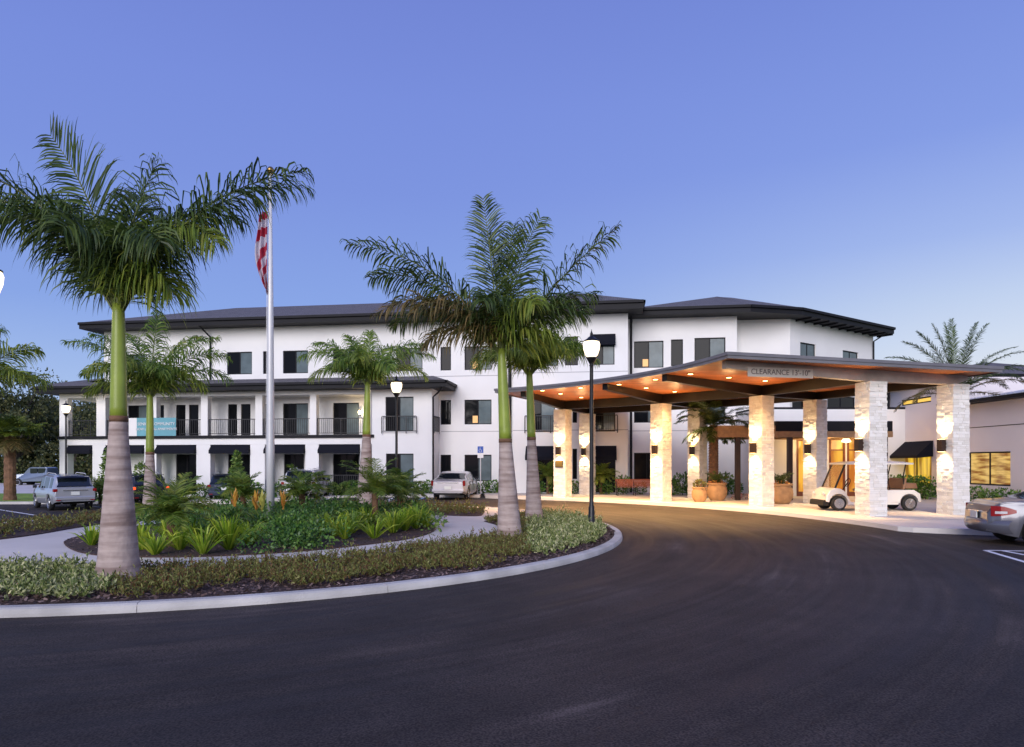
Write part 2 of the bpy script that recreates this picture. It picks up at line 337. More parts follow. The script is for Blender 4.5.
# island
IX, IY, IR = -6.96, 17.32, 9.62
outer = [pol(IR, a, IX, IY) for a in np.linspace(196, 386, 90)] + [(1.35, 22.1), (.7, 23.5), (-.6, 25.2), (-3.0, 26.9), (-6, 26.9), (-9.7, 24.8), (-12.7, 21.6), (-13.8, 19.2), (-15.6, 17.2)]
slab('island_walk', outer, -.03, M['walk'], depth=.4)
def kerb(pts, name, w=.16, top=-.012, bot=-.35, seg=3.0, closed=True):
    b = MB(); P = [Vector((p[0], p[1], 0)) for p in pts]
    if closed: P.append(P[0])
    # resample
    L_ = [0]
    for i in range(1, len(P)): L_.append(L_[-1] + (P[i] - P[i - 1]).length)
    def pt(s):
        for i in range(1, len(P)):
            if s <= L_[i]: t = (s - L_[i - 1]) / max(1e-6, L_[i] - L_[i - 1]); return P[i - 1].lerp(P[i], t)
        return P[-1]
    s = 0
    while s < L_[-1]:
        e = min(s + seg, L_[-1]); ks = np.linspace(s + .004, e - .004, 7); v = []
        for k in ks:
            c = pt(k); d = (pt(min(k + .05, L_[-1])) - pt(max(k - .05, 0))).normalized(); o = Vector((d.y, -d.x, 0))
            for (q, z) in ((.035, bot), (.02, top - .07), (.005, top - .02), (-.03, top), (-w, top), (-w, bot)):
                v.append(c + o * q + Vector((0, 0, z)))
        f = [(i * 6 + j, (i + 1) * 6 + j, (i + 1) * 6 + j + 1, i * 6 + j + 1) for i in range(6) for j in range(5)]
        f += [tuple(range(6)), tuple(reversed(range(36, 42)))]
        b.add(v, f); s = e
    return tag(b.build(name, M['conc'], smooth=False), kind='structure')
kerb(outer, 'island_kerb')
ring_out = [pol(IR - .17, a, IX, IY) for a in np.linspace(203, 384, 60)]
ring_in = [(.3, 21.6), (-.8, 19.3), (-.35, 18), (-.25, 15.9), (-.9, 14.5), (-2.2, 12.7), (-3.6, 11.3), (-5.9, 10.5), (-8.5, 10.9), (-12, 11.8), (-15, 12.6)]
ring = ring_out + [(1.1, 22.0)] + ring_in
slab('mulch_ring', ring, -.022, M['mulch'], depth=.2)
bed = [(-8.9, 13.6), (-8.0, 12.6), (-7.2, 12.1), (-6.0, 11.95), (-4.93, 12.2), (-3.8, 12.85), (-2.97, 13.75), (-2.2, 14.8), (-1.85, 16.2), (-1.95, 17.9), (-2.6, 19.3), (-4, 20.6), (-6, 21.2), (-8, 20.7), (-9.6, 18.8), (-9.9, 16.5), (-9.6, 14.6)]
def chaikin(P, k=2):
    for _ in range(k):
        Q = []
        for i in range(len(P)):
            a, b_ = P[i], P[(i + 1) % len(P)]; Q += [(a[0] * .75 + b_[0] * .25, a[1] * .75 + b_[1] * .25), (a[0] * .25 + b_[0] * .75, a[1] * .25 + b_[1] * .75)]
        P = Q
    return P
bed = chaikin(bed)
slab('mulch_bed', bed, -.004, M['mulch'], depth=.2)
back = [(-11.2, 14.2), (-10.9, 15.5), (-11.1, 17.3), (-11.0, 18.6), (-9, 22), (-6, 23.1), (-3.8, 22.6), (-2.6, 21.7), (-1, 20.9), (-.9, 22), (-1.0, 24.5), (-3.1, 26.6), (-6, 26.6), (-9.6, 24.5), (-12.4, 21.4), (-13.4, 19.2), (-14.2, 16.5), (-15.5, 14)]
back = chaikin(back)
slab('mulch_strip', back, -.004, M['mulch'], depth=.2)
# painted lines
def stripe(p, q, w, m, name='parking_line'):
    b = MB(); p, q = Vector((*p, 0)), Vector((*q, 0)); d = (q - p).normalized(); o = Vector((-d.y, d.x, 0)) * w / 2; n = max(2, int((q - p).length / .25)); v = []
    for i in range(n + 1):
        c = p.lerp(q, i / n)
        for s_ in (-1, 1):
            e = c + o * s_; v.append((e.x, e.y, max(g(math.floor(e.x * 2) / 2 + a, math.floor(e.y * 2) / 2 + c_) for a in (0, .5) for c_ in (0, .5)) + .005))
    b.add(v, [(2 * i, 2 * i + 1, 2 * i + 3, 2 * i + 2) for i in range(n)])
    return tag(b.build(name, m), kind='structure')
D = Vector((-.77, .64))
for (x, y) in ((-23.6, 31.4), (-20.6, 33.6), (-17.3, 34.6)):
    stripe((x, y), (x + 5.2 * .77, y - 5.2 * .64), .12, M['paint'])
for x in (-11.8, -9.0, -5.75): stripe((x, 31.0), (x - .1, 34.2), .12, M['paint'])
stripe((-4.45, 30.6), (-4.35, 33.9), .14, M['bluepaint']); stripe((-5.6, 30.6), (-5.5, 33.9), .12, M['paint'])
# hatch by the right-hand car
H0 = (px(986, 14.2), 14.2)
for (a, c) in (((985, 552.5), (1060, 575)), ((985, 552.5), (1060, 553.5)), ((1003, 553), (1060, 564))):
    ya, yc = F * 1.81 / (a[1] - HY), F * 1.81 / (c[1] - HY)
    stripe((px(a[0], ya), ya), (px(c[0], yc), yc), .10, M['paint'])
# ------------------------------------------------------------------ main building
BA = math.atan(.14)
bld = empty('apartment_building', (0, 37.3, 0), -BA, 'white three-storey building with black eaves and a two-storey balcony wing', 'building')
ca, sa = math.cos(BA), math.sin(BA)
def A(x, b_):      # pixel column -> local a on the plane b
    u = (x - CX) / F
    return (u * (37.3 + ca * b_) - sa * b_) / (ca + u * sa)
def W(a, b_): return Vector((a * ca + b_ * sa, 37.3 - a * sa + b_ * ca, 0))
def Zp(x, y, b_): return EYE + (HY - y) * W(A(x, b_), b_).y / F
def wall(a0, a1, z0, z1, b0, holes=(), rev=.14, name='wall', parent=None, Mx=None, m='stucco', panel=True):
    b = MB(); xs = sorted({a0, a1, *[h[0] for h in holes], *[h[1] for h in holes]}); zs = sorted({z0, z1, *[h[2] for h in holes], *[h[3] for h in holes]})
    xs = [x for x in xs if a0 <= x <= a1]; zs = [z for z in zs if z0 <= z <= z1]
    for i in range(len(xs) - 1):
        for j in range(len(zs) - 1):
            cx, cz = (xs[i] + xs[i + 1]) / 2, (zs[j] + zs[j + 1]) / 2
            if any(h[0] < cx < h[1] and h[2] < cz < h[3] for h in holes): continue
            b.add([(xs[i], b0, zs[j]), (xs[i + 1], b0, zs[j]), (xs[i + 1], b0, zs[j + 1]), (xs[i], b0, zs[j + 1])], [(0, 1, 2, 3)])
    for h in holes:
        p = [(h[0], h[2]), (h[1], h[2]), (h[1], h[3]), (h[0], h[3])]
        for k in range(4):
            q, r = p[k], p[(k + 1) % 4]
            b.add([(q[0], b0, q[1]), (q[0], b0 + rev, q[1]), (r[0], b0 + rev, r[1]), (r[0], b0, r[1])], [(0, 1, 2, 3)])
    if Mx is not None: b.v = [tuple(Mx @ Vector(p)) for p in b.v]
    return b.build(name, M[m], parent or bld)
def window(h, b0, kind='pair', parent=None, Mx=None, lamp=False, fm='trim'):
    """frame inside the reveal, panes as sub-parts"""
    a0, a1, z0, z1 = h; d = b0 + .07; t = .05; f = MB()
    f.box(a0, a1, d, d + .06, z0, z0 + t, Mx); f.box(a0, a1, d, d + .06, z1 - t, z1, Mx)
    f.box(a0, a0 + t, d, d + .06, z0 + t, z1 - t, Mx); f.box(a1 - t, a1, d, d + .06, z0 + t, z1 - t, Mx)
    mid = (a0 + a1) / 2
    if kind != 'single': f.box(mid - t / 2, mid + t / 2, d, d + .06, z0 + t, z1 - t, Mx)
    o = f.build('window', M[fm], parent or bld)
    if kind == 'single':
        MB().box(a0 + t, a1 - t, d + .025, d + .035, z0 + t, z1 - t, Mx).build('pane', M['glass'], o)
    else:
        ms = {'pair': ('glass', 'blind'), 'dark': ('glass', 'glass'), 'light': ('blind', 'blind')}.get(kind, kind)
        MB().box(a0 + t, mid - t / 2, d + .025, d + .035, z0 + t, z1 - t, Mx).build('pane', M[ms[0]], o)
        MB().box(mid + t / 2, a1 - t, d + .025, d + .035, z0 + t, z1 - t, Mx).build('pane', M[ms[1]], o)
    if lamp:
        q = mid - (a1 - a0) * .12
        MB().box(q - .13, q + .17, d + .012, d + .022, z0 + .09, z0 + .48, Mx).build('lit_lamp', M['lamp_soft'], o)
    return o
Z1, Z2, Z3, ZT = -.7, 3.13, 6.25, 9.41
def railing(a0, a1, b0, z0=3.13, h=.92, parent=None, Mx=None, step=.11):
    b = MB(); b.box(a0, a1, b0, b0 + .05, z0 + h - .04, z0 + h, Mx); b.box(a0, a1, b0 + .01, b0 + .04, z0 + .09, z0 + .12, Mx)
    n = max(2, int((a1 - a0) / step))
    for i in range(n + 1):
        x = a0 + (a1 - a0) * i / n; w = .022 if i in (0, n) or i % 12 == 0 else .008
        b.box(x - w, x + w, b0 + .016, b0 + .034, z0 - .02 if w > .01 else z0 + .12, z0 + h - .041, Mx)
    return b.build('railing', M['rail'], parent or bld)
def awning(a0, a1, b0, z0, z1, parent=None, dp=.55):
    b = MB(); e = .02
    b.add([(a0, b0 - .02, z1), (a1, b0 - .02, z1), (a0, b0 - dp, z0 + .18), (a1, b0 - dp, z0 + .18), (a0, b0 - dp, z0), (a1, b0 - dp, z0), (a0, b0 - .02, z0), (a1, b0 - .02, z0)],
          [(0, 2, 3, 1), (2, 4, 5, 3), (0, 6, 4, 2), (1, 3, 5, 7), (0, 1, 7, 6)])
    return b.build('awning', M['canvas'], parent or bld)
M['canvas'] = mat('navy black canvas', (.008, .009, .016), .9, spec=.2)
def Hh(x0, x1, y0, y1, b_, zz=None):
    m_ = (x0 + x1) / 2
    return (A(x0, b_), A(x1, b_), zz[0] if zz else Zp(m_, y1, b_), zz[1] if zz else Zp(m_, y0, b_))
z3 = (6.72, 8.02); z2 = (3.72, 5.08); z1 = (.60, 2.05); zd = (.0, 2.35); zd2 = (3.2, 5.5)
# left main wall b=0
hl = []
W3 = [(120, 145, 'pair', 0), (227, 252, 'pair', 0), (263, 268, 'single', 0), (283, 308, 'pair', 0), (333, 358, 'pair', 0), (396.5, 422.5, 'pair', 0), (440.5, 451, 'single', 0), (464.5, 491.5, 'pair', 1)]
W2 = [(128, 147, 'pair', 0), (156, 164, 'single', 0), (176, 185.5, 'single', 0), (189, 198.5, 'single', 0), (228, 237, 'single', 0), (241, 250.5, 'single', 0), (263, 268, 'single', 0), (283, 308, 'pair', 0), (333, 359, 'pair', 0)]
W2b = [(440.5, 451, 'single', 0), (464.5, 491.5, 'pair', 1)]
W1 = [(110, 122, 'dark', 0), (176, 197, 'dark', 0), (228, 250, 'dark', 0), (284, 304, 'dark', 0), (333, 359, 'dark', 0)]
W1b = [(440.5, 451, 'single', 0), (464.5, 491.5, 'pair', 0)]
spec_ = []
for lst, zz in ((W3, z3), (W2, (3.2, 5.0)), (W2b, z2), (W1, (-.25, 2.1)), (W1b, z1)):
    for (x0, x1, k, lp) in lst: spec_.append(((A(x0, 0), A(x1, 0), *zz), k, lp))
aL, aM = A(104, 0), A(513, 0)
wall(aL, aM, Z1, ZT, 0, [s_[0] for s_ in spec_])
for h, k, lp in spec_: window(h, 0, k, lamp=bool(lp))
# centre block b=-.8
bc = -.8; spec_ = []
for x0, x1, k, zz in ((532, 558, 'pair', (6.75, 8.28)), (565, 578, 'single', (6.75, 8.28)), (591, 614.5, 'pair', (6.75, 8.28)),
                      (527, 555, 'pair', (3.25, 5.45)), (572.5, 577, 'single', (3.72, 5.5)), (591, 615, 'pair', (3.25, 5.5)),
                      (527, 555, 'dark', (.05, 2.35)), (572.5, 577, 'single', (.75, 2.35)), (591, 615.5, 'dark', (.05, 2.35))):
    spec_.append(((A(x0, bc), A(x1, bc), *zz), k, 0))
aC0, aC1 = A(513, bc), A(628, bc)
wall(aC0, aC1, Z1, ZT, bc, [s_[0] for s_ in spec_])
for h, k, lp in spec_: window(h, bc, k)
railing(A(525, bc), A(557, bc), bc - .12, 3.2); railing(A(596, bc) - .3, A(617.5, bc), bc - .12, 3.2)
awning(A(590, bc), A(615.5, bc), bc, 7.75, 8.36, dp=.3)
awning(A(590, bc), A(616.5, bc), bc, 1.75, 2.5, dp=.45); awning(A(526, bc), A(556, bc), bc, 1.75, 2.5, dp=.45)
b = MB(); b.box(aC0, aC0 + .001, bc, .0, Z1, ZT); b.box(aC1 - .2, aC1 - .001, bc + .001, 1.0, Z1, ZT); b.build('wall', M['stucco'], bld)
# right section b=.7
br_ = .7; spec_ = []
for x0, x1, k, zz, lp in ((634, 663.5, 'pair', (6.75, 8.2), 1), (671, 683, 'single', (6.82, 8.25), 0), (694.5, 725.5, 'pair', (6.75, 8.3), 0),
                      (634, 662, 'pair', (3.78, 5.55), 0), (694.5, 725, 'pair', (3.78, 5.55), 0),
                      (634, 660, 'dark', (.65, 2.15), 0)):
    spec_.append(((A(x0, br_), A(x1, br_), *zz), k, lp))
aR1 = A(737, br_)
wall(aC1 - .3, aR1, Z1, ZT, br_, [s_[0] for s_ in spec_])
for h, k, lp in spec_: window(h, br_, k, lamp=bool(lp))
# step back b=1.8
bs = 1.8; h = (A(733, bs) + .15, A(752, bs), .05, 2.25)
aS1 = A(790, bs)
wall(aR1 - .1, aS1, Z1, ZT, bs, [h]); window(h, bs, 'dark')
MB().box(aR1 - .2, aR1 - .001, br_ + .001, bs + .2, Z1, ZT).build('wall', M['stucco'], bld)
# angled end face
ang = R(34.5) + BA
Mx = Matrix.Translation((aS1, bs, 0)) @ Matrix.Rotation(ang, 4, 'Z')
LF = 8.6
hs = [((.95, 2.45, 7.5, 8.25), 'light'), ((5.2, 6.9, 7.6, 8.2), 'light'), ((3.6, 6.6, 4.65, 5.5), 'dark'), ((.2, 1.35, 4.6, 5.6), 'single')]
wall(0, LF, Z1, ZT, 0, [q[0] for q in hs], Mx=Mx)
for h, k in hs: window(h, 0, k, Mx=Mx)
b = MB(); b.add([Mx @ Vector(p) for p in ((.0, -.03, 5.75), (1.5, -.03, 5.75), (1.5, -.6, 5.2), (0, -.6, 5.2), (0, -.6, 5.08), (1.5, -.6, 5.08))], [(0, 3, 2, 1), (3, 4, 5, 2)]); b.build('awning', M['canvas'], bld)
# end return so that the block is closed from the side
pE = Mx @ Vector((LF, 0, 0))
MB().add([(pE.x, pE.y, Z1), (pE.x + 1, 14.5, Z1), (pE.x + 1, 14.5, ZT), (pE.x, pE.y, ZT)], [(0, 1, 2, 3)]).build('wall', M['stucco'], bld)
MB().add([(aL, 0, Z1), (aL, 13, Z1), (aL, 13, ZT), (aL, 0, ZT)], [(0, 1, 2, 3)]).build('wall', M['stucco'], bld)
MB().add([(aL, 13, Z1), (pE.x + 1, 14.5, Z1), (pE.x + 1, 14.5, ZT), (aL, 13, ZT)], [(0, 1, 2, 3)]).build('wall', M['stucco'], bld)
# thin reveals across the stucco
b = MB()
for z in (6.38, 3.32):
    b.box(aL, aM - .02, -.006, .0, z, z + .03) if z > 6 else b.box(A(441, 0), aM - .02, -.006, 0, z, z + .03)
    b.box(aC0, aC1, bc - .006, bc, z, z + .03); b.box(aC1, aR1, br_ - .006, br_, z, z + .03)
b.build('wall_joint', mat('stucco joint', (.33, .32, .34), .9), bld)
# eaves and hip roofs
def hip(poly, z0, inset, rise, fas=.36, name='roof', parent=None, soff=None):
    """poly: eave outline (ccw) in local coords, fascia and soffit, then slopes up to an inset flat"""
    P = [Vector((p[0], p[1], 0)) for p in poly]; n = len(P); ins = []
    for i in range(n):
        d0 = (P[i] - P[i - 1]).normalized(); d1 = (P[(i + 1) % n] - P[i]).normalized()
        n0, n1 = Vector((-d0.y, d0.x, 0)), Vector((-d1.y, d1.x, 0)); m_ = (n0 + n1).normalized(); ins.append(P[i] + m_ * inset / max(.3, m_.dot(n0)))
    e = MB(); v = [(p.x, p.y, z0) for p in P] + [(p.x, p.y, z0 + fas) for p in P]
    e.add(v, [tuple(reversed(range(n)))] + [(i, (i + 1) % n, n + (i + 1) % n, n + i) for i in range(n)])
    # gutter lip
    eo = e.build('eave', M['trim'], parent or bld)
    g_ = MB()
    for i in range(n):
        p, q = P[i], P[(i + 1) % n]; d = (q - p).normalized(); o = Vector((d.y, -d.x, 0)) * .10
        z = z0 + fas
        g_.add([p + Vector((0, 0, z - .15)), q + Vector((0, 0, z - .15)), q + o + Vector((0, 0, z - .12)), p + o + Vector((0, 0, z - .12)), p + o + Vector((0, 0, z + .01)), q + o + Vector((0, 0, z + .01)), q + Vector((0, 0, z + .01)), p + Vector((0, 0, z + .01))],
               [(0, 1, 2, 3), (3, 2, 5, 4), (4, 5, 6, 7)])
    g_.build('gutter', M['trim'], eo)
    r = MB(); v = [(p.x, p.y, z0 + fas + .015) for p in P] + [(p.x, p.y, z0 + fas + rise) for p in ins]
    r.add(v, [(i, (i + 1) % n, n + (i + 1) % n, n + i) for i in range(n)] + [tuple(range(n, 2 * n))])
    return r.build(name, M['shingle'], parent or bld)
OV = 1.0
hip([(aL - .8, -OV), (aM + .6, -OV), (aM + .6, 13.5), (aL - .8, 13.5)], ZT, 6.2, 2.05)
hip([(aC0 - .7, bc - OV), (aC1 + .75, bc - OV), (aC1 + .75, 13), (aC0 - .7, 13)], ZT + .02, 3.3, 1.25, fas=.42)
k1 = Mx @ Vector((0, -OV * 1.0, 0)); k2 = Mx @ Vector((LF + .5, -OV, 0)); k3 = Mx @ Vector((LF + .5, 9, 0))
hip([(aC1 + .2, br_ - OV), (aR1 + .5, br_ - OV), (aS1 + .35, bs - OV), (k2.x, k2.y), (k3.x, k3.y), (aC1 + .2, 14)], ZT, 5.2, 1.7)
# rafter tails under the angled eave
b = MB()
for i in range(11):
    t = .5 + i * .85; b.box(t, t + .07, -OV * .95, .0, ZT - .09, ZT - .003, Mx)
b.build('rafter_tail', M['trim'], bld)
# downspouts
def pipe(pts, r=.05, parent=None): return MB().tube(pts, r, 6).build('downspout', M['trim'], parent or bld)
ax = A(631, br_) + .0
pipe([(ax, br_ - OV + .05, ZT + .1), (ax, br_ - .1, ZT - .25), (ax, br_ - .1, -.3)], .065)
ax = A(211, 0); pipe([(ax - .25, -OV + .05, ZT + .1), (ax, -.08, ZT - .5), (ax, -.08, 6.3)])
ax = A(510, 0); pipe([(ax, -.8, ZT + .1), (ax, -.1, ZT - .3), (ax, -.1, -.3)], .09)
pipe([Mx @ Vector((LF - .15, -.9, ZT)), Mx @ Vector((LF - .15, -.1, ZT - .4)), Mx @ Vector((LF - .15, -.1, 4))])
# ---- two-storey wing b=-1.5
bw = -1.5; wL, wS, wR = A(59, bw), A(372, bw), A(432, bw); ZE = 5.56
h2, h1 = (A(385.5, bw), A(413.5, bw), 3.3, 5.15), (A(386, bw), A(413.5, bw), .3, 2.1)
wall(wS, wR, Z1, ZE, bw, [h2, h1]); window(h2, bw, 'pair'); window(h1, bw, 'pair')
railing(A(382.5, bw), A(417, bw), bw - .16, 3.2)
MB().add([(wR, bw, Z1), (wR, 0, Z1), (wR, 0, ZE), (wR, bw, ZE)], [(0, 1, 2, 3)]).add([(wS, bw, Z1), (wS, 0, Z1), (wS, 0, ZE), (wS, bw, ZE)], [(0, 3, 2, 1)]).build('wall', M['stucco'], bld)
railing(0, 1.1, 0, 3.2, Mx=Matrix.Translation((wR + .12, bw + .15, 0)) @ Matrix.Rotation(R(90), 4, 'Z'))
# slab band, upper beam, floor
b = MB(); b.box(wL - .06, wS - .003, bw - .08, -.003, 2.97, 3.13); b.box(wL - .06, wL + .002, -.003, 6, 2.97, 3.13); b.build('slab_edge', M['trim'], bld)
MB().box(wS, wS + .12, bw - .08, bw - .003, 2.97, 3.13).build('slab_edge', M['trim'], bld)
b = MB(); b.box(wL, wS - .01, bw + .02, bw + .32, 2.62, 2.965); b.box(wL, wS - .01, bw + .02, bw + .32, 5.33, ZE); b.box(wL + .0, wL + .3, bw + .33, 6, 5.33, ZE); b.box(wL, wL + .3, bw + .33, 6, 2.62, 2.965)
b.build('porch_beam', M['stucco'], bld)
cl2 = [(59, 67), (96, 105), (149, 156), (200.5, 207.3), (255, 262), (309.6, 316), (366, 371)]
cl1 = [(59, 67), (92, 105), (144, 156), (196, 210), (250, 264.5), (305, 318.5), (360, 371)]
for (x0, x1) in cl2: MB().box(A(x0, bw), A(x1, bw), bw + .03, bw + .4, 3.135, 5.329).build('porch_column', M['stucco'], bld)
for (x0, x1) in cl1: MB().box(A(x0, bw), A(x1, bw), bw + .03, bw + .5, -.7, 2.619).build('porch_column', M['stucco'], bld)
# corner bay columns further back
for bb in (2.2, 5.6):
    MB().box(wL, wL + .45, bb, bb + .45, 3.135, 5.329).build('porch_column', M['stucco'], bld)
    MB().box(wL, wL + .45, bb, bb + .45, -.7, 2.619).build('porch_column', M['stucco'], bld)
MB().box(wL + .31, aL + .1, 0.02, 6, 3.0, 3.12).build('porch_floor', M['stucco'], bld)
MB().box(wL + .31, aL + .1, 0.02, 6, 5.34, 5.45).build('porch_ceiling', M['stucco'], bld)
MB().box(wL + .31, wS - .01, bw + .33, -.01, 5.34, 5.45).build('porch_ceiling', M['stucco'], bld)
MB().box(wL + .31, wS - .01, bw + .33, -.01, 2.66, 2.96).build('porch_floor', M['stucco'], bld)
for i in range(len(cl2) - 1): railing(A(cl2[i][1], bw) + .02, A(cl2[i + 1][0], bw) - .02, bw + .12)
for i in range(1, len(cl1) - 1):
    awning(A(cl1[i][1], bw) + .02, A(cl1[i + 1][0], bw) - .02, bw + .1, 2.12, 2.60, dp=.28)
awning(A(67, bw) + .02, A(92, bw) - .02, bw + .1, 2.12, 2.60, dp=.28)
for i in (3, 5): railing(A(cl1[i][1], bw), A(cl1[i + 1][0], bw), bw + .2, .05, .9)
hip([(wL - .8, bw - .9), (wR + .95, bw - .9), (wR + .95, -.02), (aL + 1.5, -.02), (aL + 1.5, 7), (wL - .8, 7)], ZE, .85, .33, fas=.34)
MB().add([(wL + .05, bw - .05, 6.23), (aL + .1, bw - .05, 6.23), (aL + .1, .5, 6.75), (aL - .1, 6, 6.75), (wL + 1.5, 6, 6.6), (wL + 1.2, .8, 6.6)], [(0, 1, 2, 5), (5, 2, 3, 4), (0, 5, 4)]).build('roof', M['shingle'], bld)
ax = A(433, bw) + .03
pipe([(ax + .8, bw - .85, ZE + .1), (ax + .35, bw - .4, ZE - .25), (ax, bw - .08, ZE - .45), (ax, bw - .08, -.3)])
# porch ceiling lamps (lit corner bay and one by the third balcony)
def lamp_light(loc, e, col, r=.06, kind='POINT', parent=None, name='glow', rot=None, spot=None, blend=.5):
    l = bpy.data.lights.new(name, kind); l.energy = e; l.color = col; l.shadow_soft_size = r
    if kind == 'SPOT': l.spot_size = spot; l.spot_blend = blend
    o = bpy.data.objects.new(name, l); COL.objects.link(o); o.location = loc
    if rot: o.rotation_euler = rot
    if parent: o.parent = parent
    return o
def dome(loc, label):
    t = empty('porch_light', loc, 0, label, 'ceiling light', 'porch ceiling lights')
    MB().lathe([(.16, 0), (.16, -.03), (.12, -.10), (.04, -.13)], n=16).build('diffuser', M['lampglow'], t, smooth=True)
    lamp_light((0, 0, -.25), 70, (1, .72, .38), parent=t)
q = W(A(82, 0), 2.2); dome((q.x, q.y, 5.335), 'small warm ceiling light in the open corner balcony')
q = W(A(359.5, -.09), -.09)
wl = empty('porch_lantern', (q.x, q.y, 0), -BA, 'small glowing wall lantern on the balcony next to the bottle-trunked palm', 'wall lamp')
MB().box(-.06, .06, -.10, .09, 4.58, 4.62).add([(-.07, -.11, 4.30), (.07, -.11, 4.30), (.07, .09, 4.30), (-.07, .09, 4.30)], [(0, 3, 2, 1)]).build('cap', M['black'], wl)
MB().lathe([(.05, 4.31), (.085, 4.40), (.085, 4.50), (.05, 4.575)], n=12).build('globe', M['lampglow'], wl, smooth=True)
lamp_light((0, -.25, 4.45), 16, (1, .74, .42), parent=wl)
# banner on the railing
def text_obj(body, size, name, m, parent=None, extr=.004):
    c = bpy.data.curves.new(name, 'FONT'); c.body = body; c.size = size; c.extrude = extr; c.align_x = 'CENTER'; c.align_y = 'CENTER'
    o = bpy.data.objects.new(name, c); dg = bpy.context.evaluated_depsgraph_get(); COL.objects.link(o)
    bpy.context.view_layer.update(); me = bpy.data.meshes.new_from_object(o.evaluated_get(bpy.context.evaluated_depsgraph_get()))
    me.materials.clear(); me.materials.append(m); bpy.data.objects.remove(o)
    n = bpy.data.objects.new(name, me); COL.objects.link(n)
    if parent: n.parent = parent
    return n
p0, p1 = W(A(129, bw - .1), bw - .12), W(A(176, bw - .1), bw - .12); bwid = (p1 - p0).length
ban = empty('banner', (p0.x, p0.y, 3.12), -BA, 'teal and white banner hung on the balcony railing behind the tallest palm', 'banner')
bz = 1.02
def bsheet(x0, x1, z0, z1, m, name, off=0):
    b = MB(); n = 16; v = []
    for i in range(n + 1):
        x = x0 + (x1 - x0) * i / n
        for z in (z0, z1): v.append((x, off + .008 * math.sin(x * 5), z))
    k = len(v); v += [(p[0], p[1] + .006, p[2]) for p in v]
    f = [(2 * i, 2 * i + 2, 2 * i + 3, 2 * i + 1) for i in range(n)] + [(k + 2 * i, k + 2 * i + 1, k + 2 * i + 3, k + 2 * i + 2) for i in range(n)]
    b.add(v, f); return b.build(name, m, ban, smooth=True)
bsheet(0, bwid * .17, 0, bz, M['white'], 'white_panel'); bsheet(bwid * .172, bwid, 0, bz, M['banner'], 'teal_panel')
for tx, sz, z in (('SENIOR COMMUNITY', .235, .67), ('NOW LEASING APARTMENTS', .19, .38)):
    o = text_obj(tx, sz, 'lettering', M['white'], ban); o.rotation_euler = (R(90), 0, 0); o.location = (bwid * .59, -.02, z)
# ------------------------------------------------------------------ low wing on the right
low = empty('clubhouse_wing', (19.0, 0, 0), 0, 'low pinkish stucco wing with lit windows at the right behind the canopy', 'building')
RX = Matrix.Rotation(R(-90), 4, 'Z')     # local x -> -Y ; wall faces -X
def lw(Y0, Y1, z0, z1, holes, off=0):    # holes given as (Y0,Y1,z0,z1)
    hh = [(-q[1], -q[0], q[2], q[3]) for q in holes]
    Mx_ = Matrix.Translation((off, 0, 0)) @ RX
    wall(-Y1, -Y0, z0, z1, 0, hh, parent=low, Mx=Mx_, m='stucco_low'); return Mx_, hh
yW = lambda x: 19.0 * F / (x - CX)
hA = (yW(1010.5), yW(968), .72, 2.06); hB = (yW(931.5), yW(900.5), .55, 2.5); hC = (yW(931), yW(901), 4.38, 4.66)
Mx_, hh = lw(15, 29.3, -.3, 4.03, [hA]); 
def litwin(h, Mx_, m, n=2, name='window'):
    a0, a1, z0, z1 = h; f = MB(); t = .06; d = .06
    f.box(a0, a1, d, d + .06, z0, z0 + t, Mx_); f.box(a0, a1, d, d + .06, z1 - t, z1, Mx_)
    for i in range(n + 1):
        x = a0 + (a1 - a0 - t) * i / n; f.box(x, x + t, d, d + .06, z0 + t, z1 - t, Mx_)
    o = f.build(name, M['trim'], low)
    MB().box(a0 + t, a1 - t, d + .03, d + .04, z0 + t, z1 - t, Mx_).build('pane', m, o)
    return o
def lit_room(name, c1, c2, st, sc):
    m = mat(name, c1, .3); t = m.node_tree; b_ = t.nodes['Principled BSDF']; tcn = t.nodes.new('ShaderNodeTexCoord')
    mp = t.nodes.new('ShaderNodeMapping'); mp.inputs['Scale'].default_value = sc; n = t.nodes.new('ShaderNodeTexNoise'); n.inputs['Scale'].default_value = 1; n.inputs['Detail'].default_value = 4
    t.links.new(tcn.outputs['Object'], mp.inputs[0]); t.links.new(mp.outputs[0], n.inputs['Vector'])
    cr = t.nodes.new('ShaderNodeValToRGB'); e = cr.color_ramp.elements; e[0].position = .38; e[1].position = .6; e[0].color = (*c1, 1); e[1].color = (*c2, 1)
    t.links.new(n.outputs[0], cr.inputs[0]); t.links.new(cr.outputs[0], b_.inputs['Emission Color']); b_.inputs['Emission Strength'].default_value = st
    b_.inputs['Base Color'].default_value = (.02, .02, .02, 1); b_.inputs['Roughness'].default_value = .05
    return m
M['room_stone'] = lit_room('lit stone wall inside', (.30, .12, .03), (1.0, .66, .20), .75, (1, 1.0, 7))
M['room_yellow'] = lit_room('yellow lit curtains', (.25, .11, .01), (1.0, .62, .05), .9, (1, 3, .4))
M['room_amber'] = lit_room('amber lit lobby', (.55, .16, .015), (1.0, .50, .05), 1.0, (1.6, 1.6, .5))
litwin(hh[0], Mx_, M['room_stone'])
Mx2, hh2 = lw(29.3, 34.8, -.3, 5.3, [hB, hC])
litwin(hh2[0], Mx2, M['room_yellow']); litwin(hh2[1], Mx2, M['amber2'])
MB().add([(0.0, 29.3, 3.9), (8, 29.3, 3.9), (8, 29.3, 5.3), (0, 29.3, 5.3)], [(0, 1, 2, 3)]).build('wall', M['stucco_low'], low)
MB().box(-.012, -.002, 15, 29.28, 3.05, 3.08).build('wall_joint', M['trim2'], low).name = 'wall_joint'
